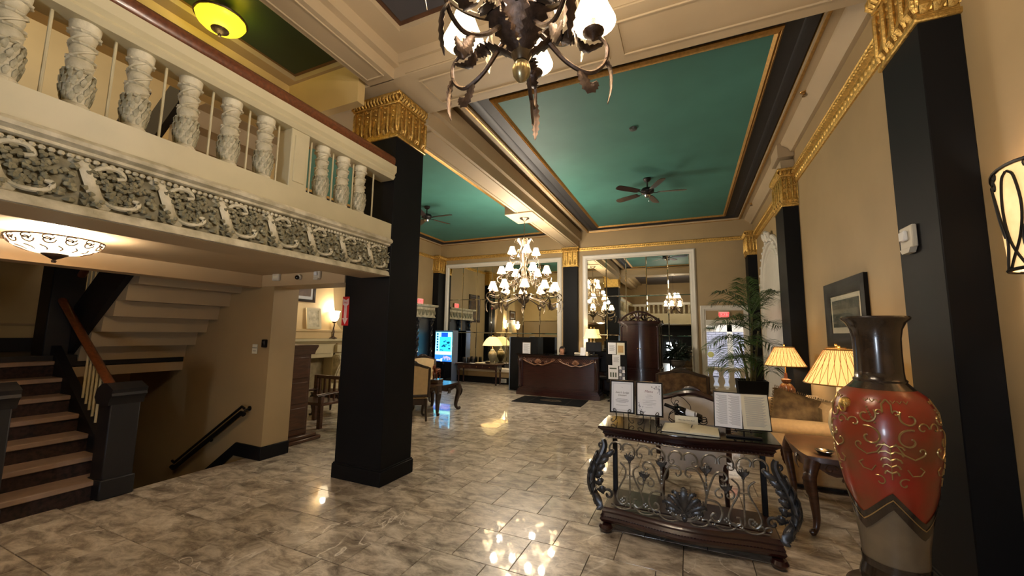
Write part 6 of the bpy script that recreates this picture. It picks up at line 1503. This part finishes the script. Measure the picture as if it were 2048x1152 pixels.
g = G(); g.box(-.1, .1, -.008, 0, -.06, .06, .003); ob('frame', g, M_WHITE, wv)
for i in range(4): g = G(); g.box(-.08, .08, -.014, -.006, -.04+.022*i, -.03+.022*i); ob('slat', g, M_GREY, wv, smooth=False)

# kiosk with a lit screen
kk = thing('display_kiosk', 'black upright touch-screen kiosk glowing blue at the far left', 'kiosk', (-7.22, 10.92, 0), -.04)
g = G(); g.box(-.33, .33, -.08, .22, .0, 1.64, .01); ob('body', g, M_BLACKG, kk)
g = G(); g.box(-.345, -.33, -.085, .225, 0, 1.645, .004); g.box(.33, .345, -.085, .225, 0, 1.645, .004); g.box(-.345, .345, -.085, .225, 1.63, 1.65, .004); ob('edge_trim', g, mat('anodised_blue', (140, 160, 200), .3, metal=.6), kk)
def em(n, c, e): return mat(n, (10, 10, 10), .3, es=e, ecol=c)
SCR = ob('screen', G().box(-.32, .32, -.0865, -.08, .66, 1.60), em('screen_cyan', (120, 226, 255), 1.5), kk, smooth=False)
for nm, q, c, e in (('screen_photo', (-.16, .28, .98, 1.44), (40, 160, 225), 1.2), ('screen_band', (-.10, .16, 1.44, 1.58), (20, 70, 170), 1.0), ('screen_panel', (-.32, .32, .66, .87), (30, 90, 215), 1.4), ('screen_bar', (-.32, .32, .88, .97), (150, 250, 240), 1.5)):
    g = G(); g.box(q[0], q[1], -.0885, -.0865, q[2], q[3]); ob(nm, g, em(nm, c, e), SCR, smooth=False)
g = G(); rr = random.Random(2)
for i in range(7): g.lathe([(0, 0), (.035, 0), (.035, .001), (0, .001)], 14, (0, 0, 0)); g.xf(Matrix.Translation((-.245, -.0868, 1.53-.085*i)) @ Matrix.Rotation(PI/2, 4, 'X'), len(g.v)-30)
ob('icon', g, em('screen_icon', (8, 60, 120), .6), SCR)
g = G()
for i in range(12): x = rr.uniform(-.14, .2); z = rr.uniform(1.0, 1.3); g.box(x, x+rr.uniform(.03, .09), -.0893, -.0886, z, z+rr.uniform(.015, .05))
g.prism([(-.1, 1.12), (.0, 1.2), (.06, 1.19), (-.02, 1.12)], -.0893, -.0886); ob('picture_detail', g, em('screen_dark', (6, 80, 110), .5), SCR, smooth=False)
g = G()
for i in range(14): x = rr.uniform(-.06, .26); z = rr.uniform(.69, .82); g.box(x, x+rr.uniform(.02, .06), -.0893, -.0886, z, z+rr.uniform(.01, .04))
g.prism([(-.05, .76), (.12, .84), (.16, .83), (.3, .78), (.28, .76)], -.0893, -.0886); ob('picture_detail', g, em('screen_violet', (140, 130, 235), 1.2), SCR, smooth=False)
g = G(); g.box(-.31, -.1, -.0893, -.0886, .68, .715); g.box(-.1, -.04, -.0893, -.0886, .66, .75); ob('caption', g, em('screen_white', (200, 240, 255), 1.5), SCR, smooth=False)

# carved doorway on the left wall with twisted columns
dw = st('door_4', G().box(XL, XL+.03, 9.35, 11.0, 0, 2.05), mat('dark_doorway', (26, 28, 34), .4), smooth=False)
g = G(); g.prism([(XL, 2.40), (XL+.24, 2.40), (XL+.26, 2.44), (XL+.22, 2.36), (XL+.12, 2.33), (XL+.12, 2.12), (XL+.16, 2.10), (XL+.14, 2.06), (XL, 2.05)][:2]+[(XL+.27, 2.43), (XL+.27, 2.47), (XL, 2.47)], 9.15, 11.0, 'xz'); g.box(XL, XL+.13, 9.2, 11.0, 2.05, 2.40); g.box(XL, XL+.16, 9.18, 11.0, 2.05, 2.09, .006); ob('carved_cornice', g, M_AGED, dw)
g = G()
for i in range(9):
    y = 9.35+.2*i
    for a in (-1, 0, 1): leaf(g, [(XL+.135, y+.02*a, 2.13), (XL+.155, y+.04*a, 2.2), (XL+.15, y+.07*a, 2.28), (XL+.14, y+.08*a, 2.31)], .03, .012, (1, 0, 0), .2)
ob('frieze_leaves', g, M_LEAFP, dw)
for y in (9.4, 10.15, 10.9):
    g = G(); g.tube([(XL+.09+.025*math.cos(i*.55), y+.025*math.sin(i*.55), .1+1.85*i/60) for i in range(61)], .035, 8); g.tube([(XL+.09-.025*math.cos(i*.55), y-.025*math.sin(i*.55), .1+1.85*i/60) for i in range(61)], .035, 8); g.box(XL+.02, XL+.17, y-.08, y+.08, 0, .1, .01); g.box(XL+.02, XL+.17, y-.08, y+.08, 1.95, 2.05, .01)
    ob('twisted_column', g, mat('black_lacquer', (34, 34, 40), .18, coat=.5), dw)

# fireplace on the left wall
fp = thing('fireplace', 'cream stone fireplace with scroll corbels and tapering hood, left wall behind the column', 'fireplace', (XL, 6.05, 0))
g = G(); g.box(0, .30, -1.0, -.72, 0, 1.08, .01); g.box(0, .30, .72, 1.0, 0, 1.08, .01); g.box(0, .30, -.8, .8, .98, 1.30, .01); ob('surround', g, M_CREAM, fp)
g = G(); g.box(0, .02, -.72, .72, .0, .98); g.box(0, .35, -1.05, 1.05, 0, .03, .006); ob('firebox', g, mat('fire_brick', (140, 128, 100), .8, var=.15, scale=10), fp, smooth=False)
g = G(); g.prism([(0, 1.30), (.33, 1.30), (.36, 1.33), (.40, 1.345), (.42, 1.36), (.42, 1.41), (0, 1.41)], -1.12, 1.12, 'xz'); g.box(.30, .315, -.66, .66, 1.07, 1.26, .004); ob('mantel_shelf', g, M_CREAM, fp)
for s in (-1, 1):
    g = G(); y = s*.86
    pr = [(.30, 1.04), (.47, 1.04), (.52, 1.0), (.54, .93), (.52, .85), (.46, .74), (.40, .62), (.37, .5), (.36, .42), (.30, .42)]
    g.prism(pr, y-.12, y+.12, 'xz')
    for q in (-1, 1): g.tube([(.43+p[0], y+q*.122, .93+p[1]) for p in spiral(0, 0, .085, .015, 0, 8, 24)], .012, 6)
    for q in (-.07, 0, .07): g.tube([(a+.004, y+q, b) for a, b in pr[2:8]], .014, 6)
    ob('corbel', g, M_AGED, fp)
    g = G(); g.box(.30, .40, y-.11, y+.11, 1.10, 1.27, .01); ob('corbel_panel', g, M_CREAM, fp)
g = G(); g.box(0, .34, -1.02, 1.02, 1.41, 1.56, .01); g.box(0, .36, -1.04, 1.04, 1.56, 1.62, .012)
hood = [(1.0, 1.62), (.88, 1.74), (.80, 1.95), (.74, 2.3), (.69, 2.8), (.66, 3.6)]
V = []
for hw, z in hood: d = .30-.05*(1.0-hw)/.34; V += [(0, -hw, z), (d, -hw*.92, z), (d, hw*.92, z), (0, hw, z)]
g.add(V, [(4*i+j, 4*i+(j+1) % 4, 4*i+4+(j+1) % 4, 4*i+4+j) for i in range(5) for j in range(4)]+[(20, 21, 22, 23)])
ob('hood', g, mat('hood_plaster', (214, 188, 140), .6, var=.04, scale=3), fp)
for i, (y, lb) in enumerate(((6.68, 'torch-shaped lamp with white glass shade on the right end of the mantel'), (5.3, 'torch-shaped lamp with white glass shade on the left end of the mantel'))):
    t = thing('mantel_lamp', lb, 'lamp', (XL+.38, y, 1.412))
    g = G(); g.lathe([(0, 0), (.085, 0), (.09, .012), (.05, .03), (.02, .05), (.014, .08), (.018, .1), (0, .1)], 18); g.tube(cr([(0, 0, .09), (.012, 0, .15), (-.01, 0, .22), (.01, 0, .30), (0, 0, .36)], 5), .014, 8); g.tube(cr([(0, .012, .09), (-.012, .01, .17), (.012, -.01, .24), (-.01, .01, .31), (0, 0, .36)], 5), .009, 8); g.lathe([(0, .35), (.03, .355), (.05, .38), (.045, .39), (0, .39)], 16)
    ob('stem', g, M_BRONZE, t)
    g = G(); g.lathe([(.03, .385), (.07, .42), (.095, .48), (.10, .55), (.11, .60), (.125, .63)], 24, cap=False); ob('shade', g, M_SHADE, t)
    lamp('mantel_bulb', (XL+.38, y, 1.412+.70), 6, WARM, .05)
for i, (y, w_, h_, lb) in enumerate(((6.15, .36, .46, 'pale framed panel leaning on the hood above the mantel'),)):
    t = thing('leaning_panel', lb, 'picture', (XL+.40, y, 1.625)); g = G(); g.frame(-w_/2, w_/2, 0, h_, [(0, 0), (0, .03), (.05, .02), (.05, 0)], 'yz'); g.xf(Matrix.Rotation(-.14, 4, 'Y') @ Matrix.Translation((-.03, 0, 0))); ob('frame', g, M_CREAM, t); g = G(); g.box(.0, .012, -w_/2+.04, w_/2-.04, .04, h_-.04); g.xf(Matrix.Rotation(-.14, 4, 'Y') @ Matrix.Translation((-.03, 0, 0))); ob('panel', g, M_AGED, t, smooth=False)

# wooden bookcase and settle behind the stair wall
bo = thing('brown_bookcase', 'brown wooden bookcase with cornice just past the stair wall', 'bookcase', (-5.42, 4.02, 0))
g = G(); g.box(-.35, .26, -.26, .22, .1, 1.30, .006); ob('body', g, M_WOODM, bo)
g = G(); g.prism([(-.36, 1.24), (.27, 1.24), (.29, 1.29), (.34, 1.35), (.34, 1.38), (-.38, 1.38)], -.28, .27, 'xz'); ob('cornice', g, M_WOODM, bo)
g = G(); g.box(-.4, .36, -.28, .40, 0, .05, .01); g.box(-.38, .33, -.27, .34, .05, .10, .01); ob('plinth', g, M_WOODM, bo)
for i in range(3): g = G(); g.box(.255, .27, -.22, .18, .18+.36*i, .48+.36*i, .005); ob('panel', g, M_WOODM, bo)
se = thing('slatted_settle', 'brown wooden slat-backed bench behind the stair wall', 'bench', (-5.75, 5.0, 0), 0)
for sx in (-.42, .2):
    for sy in (-.2, .22): g = G(); g.box(sx-.035, sx+.035, sy-.035, sy+.035, 0, .52 if sy < 0 else .8, .008); ob('leg', g, M_WOODM, se)
g = G(); g.box(-.46, .24, -.22, .24, .36, .41, .01); ob('seat', g, M_WOODM, se)
for sx in (-.42, .2): g = G(); g.tube([(sx, -.3, .53), (sx, .0, .545), (sx, .24, .54)], .045, 10, up=(0, 0, 1), t=.022); ob('arm', g, M_WOODM, se)
g = G(); g.box(-.42, .2, .2, .24, .74, .80, .008); ob('top_rail', g, M_WOODM, se)
for i in range(5): g = G(); g.box(-.36+.12*i, -.32+.12*i, .21, .23, .41, .75); ob('slat', g, M_WOODM, se, smooth=False)
